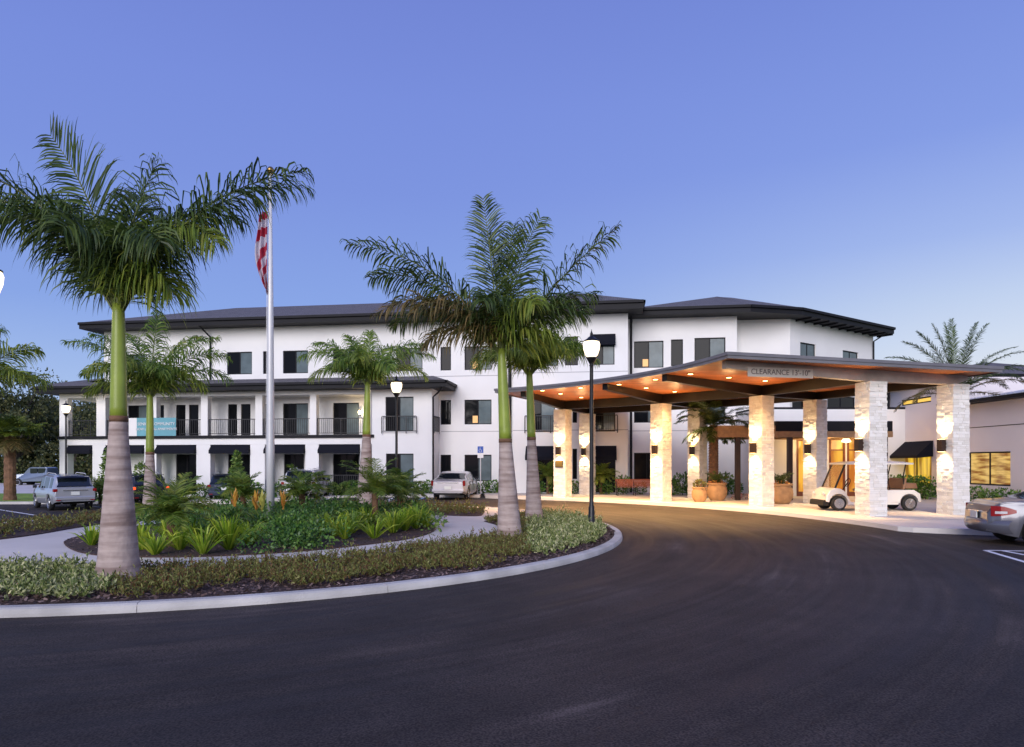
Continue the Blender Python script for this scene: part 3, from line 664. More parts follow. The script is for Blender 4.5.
MB().add([(0, 34.8, -.3), (0, 34.8, 5.3), (8, 34.8, 5.3), (8, 34.8, -.3)], [(0, 1, 2, 3)]).build('wall', M['stucco_low'], low)
M['pale_roof'] = mat('pale standing seam roof', (.55, .55, .57), .35, .4, noise=(1.2, .1))
b = MB(); b.box(-.55, 8, 14.5, 29.7, 4.03, 4.16); b.build('eave', M['trim'], low)
b = MB(); b.add([(-.58, 14.5, 4.165), (-.58, 29.75, 4.165), (4, 26, 5.0), (4, 14.5, 5.0)], [(0, 3, 2, 1)]); b.add([(-.58, 29.75, 4.165), (8, 29.75, 4.165), (4, 26, 5.0)], [(0, 2, 1)])
for i in range(36): b.box(-.575, -.52, 14.6 + i * .42, 14.63 + i * .42, 4.165, 4.2)
b.build('roof', M['pale_roof'], low)
b = MB(); b.box(-.5, 8, 29.5, 35.4, 5.3, 5.45); b.build('eave', M['trim'], low)
b = MB(); b.add([(-.52, 29.5, 5.46), (-.52, 35.4, 5.46), (3, 33, 6.3), (3, 31.8, 6.3), (8, 29.5, 5.46), (8, 35.4, 5.46)], [(0, 3, 2, 1), (0, 4, 3), (1, 2, 5), (3, 4, 5, 2)]); b.build('roof', M['shingle'], low)
# awning over the lit curtained window
a0, a1 = hB[0] - .15, hB[1] + .15
b = MB(); b.add([(-.02, a0, 2.62), (-.02, a1, 2.62), (-.75, a0, 1.95), (-.75, a1, 1.95), (-.75, a0, 1.83), (-.75, a1, 1.83), (-.02, a0, 1.9), (-.02, a1, 1.9)], [(0, 1, 3, 2), (2, 3, 5, 4), (0, 2, 4, 6), (1, 7, 5, 3)]); b.build('awning', M['canvas'], low)
pipe([(-.1, 34.3, 5.3), (-.12, 34.3, 3.2), (-.12, 34.3, 0)], .07, low)
MB().box(-.3, -.02, 33.6, 34.2, 2.9, 3.3).build('leader_head', M['trim'], low)
# hip roof far behind the wing
far = empty('distant_house', (26.5, 50, 0), 0, 'distant low house whose dark hip roof peaks above the canopy roof', 'house')
MB().box(-6, 6, 0, 8, -.7, 7.2).build('wall', M['stucco_low'], far)
MB().add([(-7, -1, 7.2), (7, -1, 7.2), (7, 9, 7.2), (-7, 9, 7.2), (-1.0, 4, 9.9), (1.0, 4, 9.9)], [(0, 1, 5, 4), (1, 2, 5), (2, 3, 4, 5), (3, 0, 4), (3, 2, 1, 0)]).build('roof', M['shingle'], far)
# ------------------------------------------------------------------ entrance
ent = empty('entrance_lobby', (11.9, 33.0, 0), 0, 'glazed lobby front glowing amber behind the golf cart and pots', 'entrance')
EW = 7.1
q = lambda x: px(x, 33.0) - 11.9
holes = [(q(796.5), q(809), 0.0, 2.75), (q(818), q(826), 0.0, 2.75), (q(829), q(845), 0, 2.8), (q(847), q(866), 0, 2.8), (q(868), q(884), 0, 2.8)]
wall(0, EW, -.3, 4.2, 0, holes, parent=ent, m='stucco', rev=.2)
for i, h in enumerate(holes):
    f = MB(); t = .09; a0, a1, z0, z1 = h
    f.box(a0, a0 + t, -.03, .1, z0, z1); f.box(a1 - t, a1, -.03, .1, z0, z1); f.box(a0 + t, a1 - t, -.03, .1, z1 - t, z1); f.box(a0 + t, a1 - t, -.03, .1, z0, z0 + .22)
    if i > 1: f.box(a0 + t, a1 - t, -.02, .08, 2.2, 2.26)
    o = f.build('door' if i < 2 else 'storefront_frame', M['door_wood'], ent)
    MB().box(a0 + t, a1 - t, .05, .06, z0 + .22, z1 - t).build('pane', M['room_amber'], o)
    if i < 2: MB().tube([(a1 - t - .08, -.06, .9), (a1 - t - .08, -.06, 1.5)], .015, 6).build('handle', M['metal'], o)
MB().box(-.001, EW, .0, 5, 4.2, 4.3).build('roof', M['trim'], ent)
MB().add([(0, 0, -.3), (0, 4, -.3), (0, 4, 4.2), (0, 0, 4.2)], [(0, 3, 2, 1)]).build('wall', M['stucco'], ent)
for x in (q(837), q(860)):
    MB().lathe([(.13, 0), (.2, -.1), (.2, -.16), (.02, -.2)], (x, -.9, 2.75), 14).build('pendant', M['lampglow'], ent, smooth=True)
lamp_light((2.2, -1.2, 2.6), 110, (1, .62, .25), .4, parent=ent); lamp_light((4.3, -1.2, 2.6), 90, (1, .62, .25), .4, parent=ent)
# entrance canopy with timber posts
pc = empty('entrance_pergola', (8.9, 29.4, 0), 0, 'flat dark timber pergola roof on slim posts leading to the doors', 'pergola')
MB().box(2.5, 7.55, .1, 3.55, 2.98, 3.42).build('roof_slab', M['trim'], pc, bevel=.02)
b = MB(); b.box(0, 7.5, 0, .22, 2.72, 2.975); b.box(0, 7.5, 3.2, 3.4, 2.72, 2.975); b.box(-.0, 2.45, .0, .24, 2.98, 3.22)
for i in range(11): b.box(.1 + i * .7, .2 + i * .7, .23, 3.19, 2.74, 2.96)
for i in range(4): b.box(.1 + i * .62, .2 + i * .62, .25, 3.4, 3.0, 3.18)
b.build('beam', M['wood_tan'], pc)
for x, y in ((.75, .02), (.75, 3.2), (3.0, .02), (3.25, 3.2), (7.1, .02)):
    MB().box(x, x + .2, y, y + .2, 0, 2.719).build('post', M['bronze'], pc, bevel=.01)
# ------------------------------------------------------------------ porte cochere
can = empty('porte_cochere', (OX, OY, 0), 0, 'curved drive-through canopy with cedar soffit on white stone columns', 'canopy')
R0, R1, F0, F1 = 13.95, 22.9, 10.0, 60.0
zt = lambda r: 4.72 - .20 * (r - R0) / (R1 - R0)
TH = .14
def annulus(r0, r1, f0, f1, zo, name, m, nr=6, nf=60, flip=False, thick=None):
    b = MB(); v = []
    rs = np.linspace(r0, r1, nr); fs_ = np.linspace(f0, f1, nf)
    for r in rs:
        for a in fs_: x, y = pol(r, a, 0, 0); v.append((x, y, zt(r) + zo))
    fc = [(i * nf + j, (i + 1) * nf + j, (i + 1) * nf + j + 1, i * nf + j + 1) for i in range(nr - 1) for j in range(nf - 1)]
    if flip: fc = [tuple(reversed(f)) for f in fc]
    b.add(v, fc); return b.build(name, m, can)
annulus(R0, R1, F0, F1, 0, 'roof', M['fascia'])
annulus(R0 + .03, R1 - .03, F0 + .1, F1 - .1, -TH + .01, 'soffit', M['soffit'], flip=True)
b = MB(); loop = [(R0, a) for a in np.linspace(F0, F1, 60)] + [(r, F1) for r in np.linspace(R0, R1, 8)[1:]] + [(R1, a) for a in np.linspace(F1, F0, 60)[1:]] + [(r, F0) for r in np.linspace(R1, R0, 8)[1:-1]]
v = []
for r, a in loop:
    s_ = 1 if r > 18 else -1
    for (dr, dz) in ((.03, .02), (.03, -.07), (.0, -.075), (.0, -TH - .02), (-.06, -TH - .02)):
        x, y = pol(r + dr * (s_ if r in (R0, R1) else 0), a, 0, 0)
        if a in (F0, F1):
            o_ = -1 if a == F0 else 1; x += -math.sin(R(a)) * dr * o_; y += math.cos(R(a)) * dr * o_
        v.append((x, y, zt(r) + dz))
n = len(loop); b.add(v, [(i * 5 + j, i * 5 + j + 1, ((i + 1) % n) * 5 + j + 1, ((i + 1) % n) * 5 + j) for i in range(n) for j in range(4)])
b.build('fascia', M['fascia'], can)
CF = [12.85, 27.2, 40.9, 56.6]; RC, RO = 18.9, 22.1
RF = [19.2, 19.1, 18.5, 18.3]; RB = [22.25, 22.3, 21.9, 21.4]
CB = [12.9, 27.8, 42.2, 57.4]
rfun = lambda row, a: float(np.interp(a, (CF, CB)[row], (RF, RB)[row]))
# radial tapered beams
for a, a2, rf_, rb_ in zip(CF, CB, RF, RB):
    p0 = Vector((*pol(rf_, a, 0, 0), 0)); p1 = Vector((*pol(rb_, a2, 0, 0), 0)); dr_ = (p1 - p0).normalized(); nn = Vector((-dr_.y, dr_.x, 0)); v = []
    for q_, dep in ((p0 - dr_ * (rf_ - 14.2), .22), (p0, 0), (p1, 0), (p1 + dr_ * .45, .14)):
        r = math.hypot(q_.x, q_.y); top = zt(r) - TH + .004; bot = top - dep if dep else 4.105
        for w in (-.11, .11):
            for z in (bot, top): e_ = q_ + nn * w; v.append((e_.x, e_.y, z))
    f = []
    for i in range(3):
        o = i * 4; p = o + 4
        f += [(o, p, p + 1, o + 1), (o + 2, o + 3, p + 3, p + 2), (o, o + 2, p + 2, p), (o + 1, p + 1, p + 3, o + 3)]
    f += [(0, 1, 3, 2), (12, 14, 15, 13)]
    MB().add(v, f).build('radial_beam', M['beam'] if a < 15 else M['trim2'], can)  # front beam gets the paler material, the others the dark one
# curved beams along both rows of columns
for row in (0, 1):
    b = MB(); v = []; fs_ = np.linspace(F0 + 2.9, F1 - 3.0, 50)
    for a in fs_:
        r = rfun(row, a)
        for dr in (-.1, .1):
            for z in (4.11 + .0, zt(r) - TH + .002): x, y = pol(r + dr, a, 0, 0); v.append((x, y, z))
    n = len(fs_); f = []
    for i in range(n - 1):
        o = i * 4; p = o + 4; f += [(o, p, p + 1, o + 1), (o + 2, o + 3, p + 3, p + 2), (o, o + 2, p + 2, p), (o + 1, p + 1, p + 3, o + 3)]
    b.add(v, f).build('curved_beam', M['trim2'], can)
# ledgestone columns
def column_mesh():
    b = MB(); hw = .295; z = 0; rr = random.Random(3)
    b.m = 1; b.box(-hw, hw, -hw, hw, 0, 4.10); b.m = 0
    while z < 4.08:
        h = rr.choice((.055, .07, .08, .095, .11)); h = min(h, 4.09 - z)
        for s_ in range(4):
            Mr = Matrix.Rotation(R(90 * s_), 4, 'Z'); x = -hw - .012
            while x < hw:
                w = rr.uniform(.1, .3); x2 = min(x + w, hw + .012)
                if hw - x2 < .05: x2 = hw + .012
                d = rr.uniform(.004, .034); b.box(x + .002, x2 - .002, -hw - d, -hw + .01, z + .002, z + h - .002, Mr); x = x2
        z += h
    return b
cm = column_mesh(); col0 = None
for ri in (0, 1):
    for a, r_c in zip((CF, CB)[ri], (RF, RB)[ri]):
        x, y = pol(r_c, a, 0, 0)
        if col0 is None: col0 = cm.build('column', [M['stone'], M['stonecore']], can); c = col0
        else: c = col0.copy(); COL.objects.link(c); c.parent = can
        c.location = (x, y, 0); c.rotation_euler = (0, 0, R(a))
# sconces: fixed on the face towards the roundabout side that faces the camera
names = {0: 'nearest to the silver coupe', 1: 'beside the large lone pot', 2: 'at the bench end', 3: 'above the small plaque'}
def sconce(r, a, label):
    cx_, cy_ = pol(r, a)
    # left visible face normal points along -radial direction; face at distance hw
    nx_, ny_ = -math.cos(R(a)), -math.sin(R(a))
    hw = .33
    t = empty('wall_sconce', (cx_ + nx_ * hw, cy_ + ny_ * hw, 0), R(a) + math.pi, label, 'wall lamp', 'up and down lights on the stone columns')
    MB().box(.03, .19, -.10, .10, 1.98, 2.36).build('housing', M['bronze'], t, bevel=.008)
    MB().box(-.04, .03, -.05, .05, 2.08, 2.26).build('bracket', M['bronze'], t)
    MB().box(.05, .17, -.08, .08, 2.362, 2.366).build('lens', M['down'], t); MB().box(.05, .17, -.08, .08, 1.972, 1.977).build('lens', M['down'], t)
    lamp_light((.12, 0, 2.40), 165, (1, .72, .38), .035, 'SPOT', t, 'up_glow', (R(180), R(-8), 0), R(118), 1.0)
    lamp_light((.12, 0, 1.94), 165, (1, .72, .38), .035, 'SPOT', t, 'down_glow', (0, R(8), 0), R(118), 1.0)
    return t
where = {(0, 0): 'bronze sconce on the column hiding the middle of the golf cart', (0, 1): 'bronze sconce on the front column left of the single big pot', (0, 2): 'bronze sconce on the front column at the bench end', (0, 3): 'bronze sconce above the small plaque on the farthest front column',
         (1, 0): 'bronze sconce on the rightmost column behind the silver coupe', (1, 1): 'bronze sconce on the column just left of the golf cart windscreen', (1, 2): 'bronze sconce on the rear column beside the smallest pot', (1, 3): 'bronze sconce on the rear column next to the tall lamp post'}
for ri in (0, 1):
    for ci, (a, r_c) in enumerate(zip((CF, CB)[ri], (RF, RB)[ri])): sconce(r_c, a, where[(ri, ci)])
# recessed downlights
bays = {23.3: ('third bay', (14.8, 16.4, 18.0)), 37.2: ('second bay', (14.7, 16.2, 17.9)), 51.3: ('far bay', (14.3, 15.6, 17.2)), 29.9: ('beside the second beam', (14.7,)), 44.2: ('beside the third beam', (14.5,)), 16.5: ('near', ())}
pos_w = ['nearest the roof rim', 'in the middle', 'deepest, close to the columns']
for a, (bn, rs) in bays.items():
    for k, r in enumerate(rs):
        x, y = pol(r, a); z = zt(r) - TH
        wh = {23.3: 'in the bay beside the clearance sign', 37.2: 'in the middle bay of the canopy', 51.3: 'in the farthest bay of the canopy', 29.9: 'alone at the rim past the second beam', 44.2: 'alone at the rim past the third beam'}[a]
        lb = 'recessed amber downlight %s%s' % (wh, '' if len(rs) == 1 else ', ' + pos_w[k])
        t = empty('downlight', (x, y, z), 0, lb, 'ceiling light', 'recessed downlights in the cedar soffit')
        MB().lathe([(.115, .002), (.115, -.014), (.085, -.012), (.085, .002)], n=18).build('trim_ring', M['bronze'], t)
        MB().lathe([(.08, -.001), (.08, -.016), (.05, -.02)], n=16).build('lens', M['down'], t)
        lamp_light((0, 0, -.07), 1000 if r < 17 else 380, (1, .58, .22), .06, 'SPOT', t, 'down_glow', (0, 0, 0), R(125), .7)
        lamp_light((0, 0, -.7), 34, (1, .55, .22), .15, parent=t)  # extra unseen point light added below each lens to brighten the soffit
# clearance sign
sg = empty('clearance_sign', (*pol(15.98, 12.85), 0.02), R(12.85), 'pale clearance sign reading 13 foot 10 fixed to the front beam', 'sign')
MB().box(-1.08, 1.08, -.155, -.125, 4.12, 4.40).build('panel', mat('beige sign panel', (.50, .45, .39), .6), sg)
o = text_obj("CLEARANCE 13'-10\"", .225, 'lettering', M['ink'], sg); o.rotation_euler = (R(90), 0, 0); o.location = (0, -.162, 4.262)
# plaque on farthest front column
x, y = pol(RF[3], CF[3]); nx_, ny_ = -math.cos(R(CF[3])), -math.sin(R(CF[3]))
pq = empty('plaque', (x + nx_ * .335, y + ny_ * .335, 0), R(CF[3]) + math.pi, 'small framed brass plaque below the sconce on the farthest front column', 'plaque')
MB().box(0, .02, -.2, .2, 1.40, 1.72).build('frame', M['bronze'], pq); MB().box(.02, .026, -.17, .17, 1.43, 1.69).build('plate', M['gold'], pq)
# ------------------------------------------------------------------ leafy things
class Leaf:
    """collects leaf strips fast"""
    def __init__(s): s.V = []; s.Fq = []; s.Ft = []; s.n = 0; s.mq = []; s.mt = []
    def strip(s, P, wv, widths, m=0):
        """P: list of centre points, wv: width direction, widths per point; the last one may be 0"""
        k = len(P); base = s.n; tip = widths[-1] == 0
        for i in range(k - (1 if tip else 0)):
            s.V.append(P[i] - wv * widths[i]); s.V.append(P[i] + wv * widths[i]); s.n += 2
        if tip: s.V.append(P[-1]); s.n += 1
        for i in range(k - 1):
            a = base + 2 * i
            if tip and i == k - 2: s.Ft.append((a, a + 1, a + 2)); s.mt.append(m)
            else: s.Fq.append((a, a + 1, a + 3, a + 2)); s.mq.append(m)
    def build(s, name, mats, parent=None):
        me = bpy.data.meshes.new(name); me.from_pydata([tuple(p) for p in s.V], [], s.Fq + s.Ft)
        if not isinstance(mats, (list, tuple)): mats = [mats]
        for m in mats: me.materials.append(m)
        me.polygons.foreach_set('material_index', s.mq + s.mt); me.update()
        o = bpy.data.objects.new(name, me); COL.objects.link(o)
        if parent: o.parent = parent
        return o
V3 = lambda *a: np.array(a, float)
def nrm(v): return v / (np.linalg.norm(v) + 1e-9)
def frond(L, org, az, e0, e1, length, lf=.5, n=60, m=0, plum=.35, rw=.02, bend=1.6, twist=0, lw=.016, droop=.9, rg=rng, start=.10, dbl=1, roll=0):
    """rachis from org, elevation going from e0 to e1 (deg) along its length; leaflets both sides"""
    seg = 14; P = [V3(*org)]; T = []
    for i in range(seg):
        t = (i + .5) / seg; e = R(e0 + (e1 - e0) * t ** bend); a = R(az + twist * t)
        d = V3(math.cos(e) * math.cos(a), math.cos(e) * math.sin(a), math.sin(e)); T.append(d); P.append(P[-1] + d * length / seg)
    T.append(T[-1])
    side0 = nrm(np.cross(T[0], V3(0, 0, 1)) if abs(T[0][2]) < .98 else V3(-math.sin(R(az)), math.cos(R(az)), 0))
    # rachis as two crossed strips
    ws = [rw * (1 - .85 * i / seg) for i in range(seg)] + [.002]
    L.strip(P, side0, ws, 1); L.strip(P, nrm(np.cross(side0, T[3])), [w * .7 for w in ws], 1)
    for i in range(n):
        t = start + (1 - start) * (i + .5) / n; k = min(seg - 1, int(t * seg)); f_ = t * seg - k
        p = P[k] * (1 - f_) + P[k + 1] * f_; tg = nrm(T[k] * (1 - f_) + T[k + 1] * f_)
        sd = nrm(np.cross(tg, V3(0, 0, 1)) if abs(tg[2]) < .97 else side0); up = nrm(np.cross(sd, tg))
        if np.dot(sd, side0) < 0: sd = -sd; up = nrm(np.cross(sd, tg)); up = up if up[2] >= 0 else -up
        if roll: cr_, sr_ = math.cos(R(roll)), math.sin(R(roll)); sd, up = sd * cr_ + up * sr_, up * cr_ - sd * sr_
        ll = lf * (math.sin(math.pi * min(1, .16 + .80 * t)) ** .55)
        for sgn in (-1, 1):
            for rep in range(dbl):
                l2 = ll * rg.uniform(.78, 1.1); fw = .45 + .75 * t + rg.normal(0, .08); lift = rg.normal(0, plum) + .15
                d = nrm(sd * sgn + tg * fw + up * lift); g_ = V3(0, 0, -1) * droop * rg.uniform(.6, 1.35)
                q1 = p + d * l2 * .36; q2 = q1 + nrm(d + g_ * .5) * l2 * .30; q3 = q2 + nrm(d * .8 + g_ * 1.15) * l2 * .22; q4 = q3 + nrm(d * .55 + g_ * 1.6) * l2 * .16
                wv = nrm(np.cross(d, up if abs(np.dot(d, up)) < .9 else sd) + rg.normal(0, .45, 3)); w = lw * rg.uniform(.7, 1.15)
                L.strip([p, q1, q2, q3, q4], wv, [w * .55, w, w * .85, w * .5, 0], m)
    return P[-1]
def royal_palm(loc, sc, hcs, htop, rb, rm, rt, fr, label, lean=(0, 0), mats=None, group='royal palms of the roundabout', lf=.52, n=60, name='royal_palm', lw=.017, shaft_r=None):
    """hcs: height where grey trunk ends, htop: crown base"""
    t = empty(name, loc, 0, label, 'palm tree', group)
    N_ = 26; pts = []; rad = []
    for i in range(N_ + 1):
        u = i / N_; z = hcs * u; pts.append((lean[0] * z / htop, lean[1] * z / htop, z))
        r = rm + (rb - rm) * (1 - u) ** 1.1
        if u < .12: r += rb * .16 * (1 - u / .12) ** 1.5
        r *= 1 + .004 * (1 if i % 3 == 0 else -1) + .005 * math.sin(i * 2.3); rad.append(r)
    MB().tube(pts, rad, 20).build('trunk', M['trunk'], t, smooth=True)
    m_ = MB(); pts = []; rad = []
    for i in range(12):
        u = i / 11; z = hcs - .01 + (htop - hcs) * u; pts.append((lean[0] * z / htop, lean[1] * z / htop, z)); rad.append((rm * 1.02) * (1 - u) ** .8 + rt * (1 - (1 - u) ** .8))
    m_.tube(pts, rad, 16).build('crownshaft', M['shaft'], t, smooth=True)
    # old sheath ring
    MB().tube([(lean[0] * hcs / htop, lean[1] * hcs / htop, hcs - .07), (lean[0] * hcs / htop, lean[1] * hcs / htop, hcs + .015)], rm * 1.07, 16).build('scar_ring', M['trunk_warm'], t, smooth=True)
    L = Leaf(); o = (lean[0], lean[1], htop)
    for (az, e0, e1, ln, *rest) in fr:
        mi = rest[0] if rest else 0
        st = (o[0] + .05 * math.cos(R(az)), o[1] + .05 * math.sin(R(az)), o[2] - .12)
        kw = rest[1] if len(rest) > 1 else {}
        frond(L, st, az, e0, e1, ln, lf=kw.get('lf', lf), n=kw.get('n', n), m=mi, rw=.035, lw=lw, plum=kw.get('plum', .5), droop=kw.get('droop', 1.15), bend=kw.get('bend', 1.5), dbl=2, roll=kw.get('roll', float(rng.uniform(-35, 35))))
    L.build('crown', mats or [M['palm'], M['rachis'], M['palm_y'], M['palm_dry']], t)
    return t
# tall palm at the left: az 0 = right, 90 = away, 180 = left, 270 = towards the camera
royal_palm((-5.60, 9.72, -.01), 1, 2.30, 3.92, .29, .112, .075, [
    (178, 84, 52, 2.75, 0, dict(lf=.84, plum=.14, droop=.3, roll=70, bend=1.2)), (184, 66, -8, 3.6, 0, dict(droop=1.5)), (198, 62, -14, 3.1, 0, dict(droop=1.5)), (168, 66, 0, 2.9), (150, 70, 20, 2.6),
    (10, 88, 62, 2.25, 0, dict(roll=40)), (0, 82, -30, 2.5, 0, dict(droop=1.5)), (345, 80, -52, 2.3, 2, dict(droop=1.5)), (20, 66, 0, 3.5, 0, dict(droop=1.5)), (358, 66, 4, 3.45, 0, dict(bend=1.1, droop=1.5)), (320, 78, -50, 1.9),
    (60, 76, 10, 2.2), (120, 76, 10, 2.2), (95, 84, 50, 2.1), (268, 84, -40, 1.7, 0), (340, 62, -66, 1.2, 2), (225, 80, -20, 1.9)],
    'tallest royal palm with bulging grey trunk at the left front of the roundabout', lf=.84, n=46, lw=.0145)
royal_palm((-.05, 14.8, -.01), 1, 2.15, 4.12, .275, .135, .085, [
    (180, 64, 4, 4.25, 0, dict(bend=1.15, plum=.6, droop=1.3)), (174, 60, -12, 3.6, 0, dict(droop=1.3)), (192, 56, -45, 3.1, 3), (212, 62, -50, 2.5, 3), (165, 52, -38, 2.9, 0),
    (150, 85, 80, 3.5, 0, dict(lf=.75, droop=.3, plum=.25, roll=60)), (110, 84, 62, 3.0, 0, dict(roll=50)), (30, 82, 60, 3.3, 0, dict(roll=60, droop=.6)), (60, 86, 72, 3.0, 0, dict(droop=.5)),
    (2, 56, 36, 3.75, 0, dict(lf=.80, plum=.7, roll=30, droop=1.0)), (10, 56, 0, 2.6), (345, 60, -35, 2.2), (300, 78, -40, 1.9, 2), (255, 80, -40, 1.9, 0), (90, 66, 0, 2.4), (200, 44, -60, 1.9, 3), (335, 50, -55, 1.4, 2)],
    'royal palm with dry brown fronds just left of the front lamp post', lean=(-.18, 0), lf=.82, n=46, lw=.018)
royal_palm((.63, 19.4, -.01), 1, 2.35, 4.25, .255, .12, .085, [
    (180, 60, -55, 1.9, 2), (160, 72, -10, 2.0, 2), (200, 50, -66, 1.8, 2), (225, 64, -60, 1.7, 2), (20, 60, -30, 2.2), (0, 50, -48, 2.2), (340, 62, -48, 2.1), (310, 66, -62, 1.9, 2), (60, 66, 0, 2.1), (90, 80, 30, 1.9), (120, 70, 0, 2.0), (270, 70, -68, 1.7, 2), (0, 78, 20, 2.1)],
    'shorter royal palm with slim green crownshaft behind the dry-fronded palm', lean=(-.14, 0), n=52, lf=.68, lw=.016, mats=[M['palm_b'], M['rachis'], M['palm_y'], M['palm_dry']])
royal_palm((px(150, 21.5), 21.5, -.05), 1, 2.0, 3.85, .24, .12, .085, [
    (180, 62, -10, 3.4), (172, 50, -30, 2.6), (190, 40, -55, 2.0, 2), (0, 60, -22, 3.0), (10, 50, -40, 2.7), (350, 48, -58, 2.2, 2), (20, 76, 0, 3.0), (60, 78, 10, 3.0, 2), (100, 84, 60, 3.0), (140, 76, 20, 2.8), (230, 66, -50, 2.2, 2), (270, 74, -55, 2.2, 2), (310, 66, -55, 2.2), (90, 60, -20, 2.4), (200, 78, 10, 2.6)],
    'royal palm in front of the banner, rising from behind the flax bed', n=50, lw=.018, lf=.68, mats=[M['palm_b'], M['rachis'], M['palm_y'], M['palm_dry']])
royal_palm((px(365, 25.2), 25.2, -.1), 1, 2.75, 4.7, .34, .15, .09, [
    (180, 58, -32, 3.0), (170, 66, -5, 2.8), (190, 44, -55, 2.3, 2), (0, 58, -30, 2.9), (8, 46, -48, 2.4, 2), (350, 66, -12, 2.7), (95, 84, 60, 2.2), (60, 74, 10, 2.3), (120, 74, 10, 2.3), (270, 76, -40, 1.9, 2), (230, 60, -58, 2.1), (310, 60, -58, 2.1), (90, 56, -30, 2.1), (150, 78, 40, 2.2, 0)],
    'royal palm with a bottle-shaped trunk before the enclosed building bay', lean=(.1, 0), n=50, lw=.019, lf=.72, mats=[M['palm_b'], M['rachis'], M['palm_y'], M['palm_dry']])
# off-frame neighbour whose fronds reach in at the left edge
royal_palm((px(-34, 15), 15, -.1), 1, 1.9, 3.3, .25, .13, .085, [(0, 62, -10, 2.0, 2), (350, 50, -40, 1.7, 2), (20, 50, -45, 1.7, 2), (90, 80, 30, 2), (180, 60, -20, 2), (320, 60, -40, 1.6, 2)], 'royal palm mostly outside the frame, its yellow-green fronds entering at the left edge', n=50, lw=.015, lf=.6, mats=[M['palm_b'], M['rachis'], M['palm_y'], M['palm_dry']])
# date palms
def date_palm(loc, h, r, fr, label, name='date_palm', mats=None, trunk='trunk_warm', lf=.4, n=60, group=None, cat='palm tree', sc=1, lw=.014, boots=True):
    t = empty(name, loc, 0, label, cat, group)
    k = 18; pts = [(0, 0, h * i / k) for i in range(k + 1)]; rad = [r * (1.15 - .15 * min(1, i / 3)) * (1 + .09 * (i % 2)) for i in range(k + 1)]
    b = MB(); b.tube(pts, rad, 12)
    if boots:
        for i in range(int(h / .12)):
            for j in range(7):
                a = 2 * math.pi * (j + .5 * (i % 2)) / 7; z = .12 + i * .12; c, s_ = math.cos(a), math.sin(a)
                Mx_ = Matrix.Translation((c * r * .95, s_ * r * .95, z)) @ Matrix.Rotation(a, 4, 'Z') @ Matrix.Rotation(R(-22), 4, 'Y')
                b.box(-.01, r * .28, -r * .28, r * .28, -.05, .05, Mx_)
    b.build('trunk', M[trunk], t)
    L = Leaf()
    for (az, e0, e1, ln, *rest) in fr:
        kw = rest[1] if len(rest) > 1 else {}
        frond(L, (0, 0, h), az, e0, e1, ln, lf=kw.get('lf', lf), n=n, m=rest[0] if rest else 0, rw=.02 * sc, plum=.22, droop=kw.get('droop', .25), lw=lw, bend=kw.get('bend', 1.4))
    L.build('crown', mats or [M['palm_dark'], M['rachis'], M['palm_y'], M['palm_dry']], t)
    return t
rg2 = random.Random(5)
fr = [(180, 72, 12, 3.1), (172, 78, 40, 3.0), (165, 84, 62, 3.0), (120, 88, 76, 3.0), (175, 60, -8, 3.2), (90, 88, 84, 3.1), (10, 80, 60, 3.1), (5, 76, 50, 3.2), (0, 62, 8, 3.2), (350, 50, -20, 3.2), (5, 44, -30, 3.2), (355, 56, 0, 3.4), (20, 40, -35, 3.2, 3), (340, 36, -40, 3.0, 3), (185, 42, -45, 2.6), (200, 30, -60, 2.4, 3), (230, 55, -30, 2.6), (270, 60, -40, 2.3), (310, 55, -40, 2.8), (60, 60, 0, 2.8), (130, 60, 0, 2.8), (0, 20, -55, 2.6, 3), (170, 20, -60, 2.4, 3)]
date_palm((px(955, 26.5), 26.5, 0), 4.15, .22, fr, 'large date palm with arching dark fronds above the right end of the canopy', lf=.38, n=110, lw=.012, mats=[M['palm'], M['rachis'], M['palm_y'], M['palm_dry']])
fr = [(az, rg2.uniform(20, 70), rg2.uniform(-60, -15), rg2.uniform(1.9, 2.5)) for az in range(0, 360, 20)] + [(az + 10, -5, -60, 1.6) for az in range(0, 360, 40)]
date_palm((px(713.5, 31), 31, 0), 3.25, .17, fr, 'dark date palm lit warm on its trunk, seen between two canopy columns', n=80, lf=.4, lw=.014, mats=[M['palm'], M['rachis'], M['palm_y'], M['palm_dry']])
fr = [(az * 1.0, rg2.uniform(10, 88), rg2.uniform(-60, 20), rg2.uniform(1.2, 1.9), rg2.choice((0, 2, 2))) for az in range(0, 720, 17)] + [(az, rg2.uniform(-30, 20), -75, 1.3, 3) for az in range(0, 360, 40)]
date_palm((px(10, 37.5), 37.5, -.55), 3.6, .27, fr, 'sabal palm with orange-brown skirt at the left edge near the pickup', name='sabal_palm', n=36, lf=.6, lw=.02, boots=False, mats=[M['palm'], M['rachis'], M['palm_y'], M['palm_dry']])
# small pygmy date palms in the bed
def pygmy(x, Y, h, spread, label, warm=False, z=0, k=30):
    fr = []
    for i in range(k):
        e = rg2.uniform(12, 88); fr.append((i * 137.5 + rg2.uniform(-20, 20), e, e - rg2.uniform(55, 95), spread * rg2.uniform(.75, 1.1) * (.8 + .3 * e / 90), 2 if rg2.random() < (.7 if warm else .35) else 0))
    return date_palm((px(x, Y), Y, z), h, .075, fr, label, name='pygmy_palm', group='small feathery palms in the beds', lf=.27, n=42, lw=.0095, boots=False, mats=[M['palm_b'], M['rachis'], M['palm_y'], M['palm_dry']], sc=.7)
pygmy(171, 13.4, .60, 1.0, 'small feathery palm with a rusty trunk behind the flax clumps', True)
pygmy(375, 17.6, .85, 1.3, 'small feathery palm in front of the bottle-trunked palm')
pygmy(400, 19.2, .7, 1.0, 'small feathery palm to the right of its twin near the second lamp')
pygmy(243, 19.5, .7, .85, 'small feathery palm left of the flagpole')
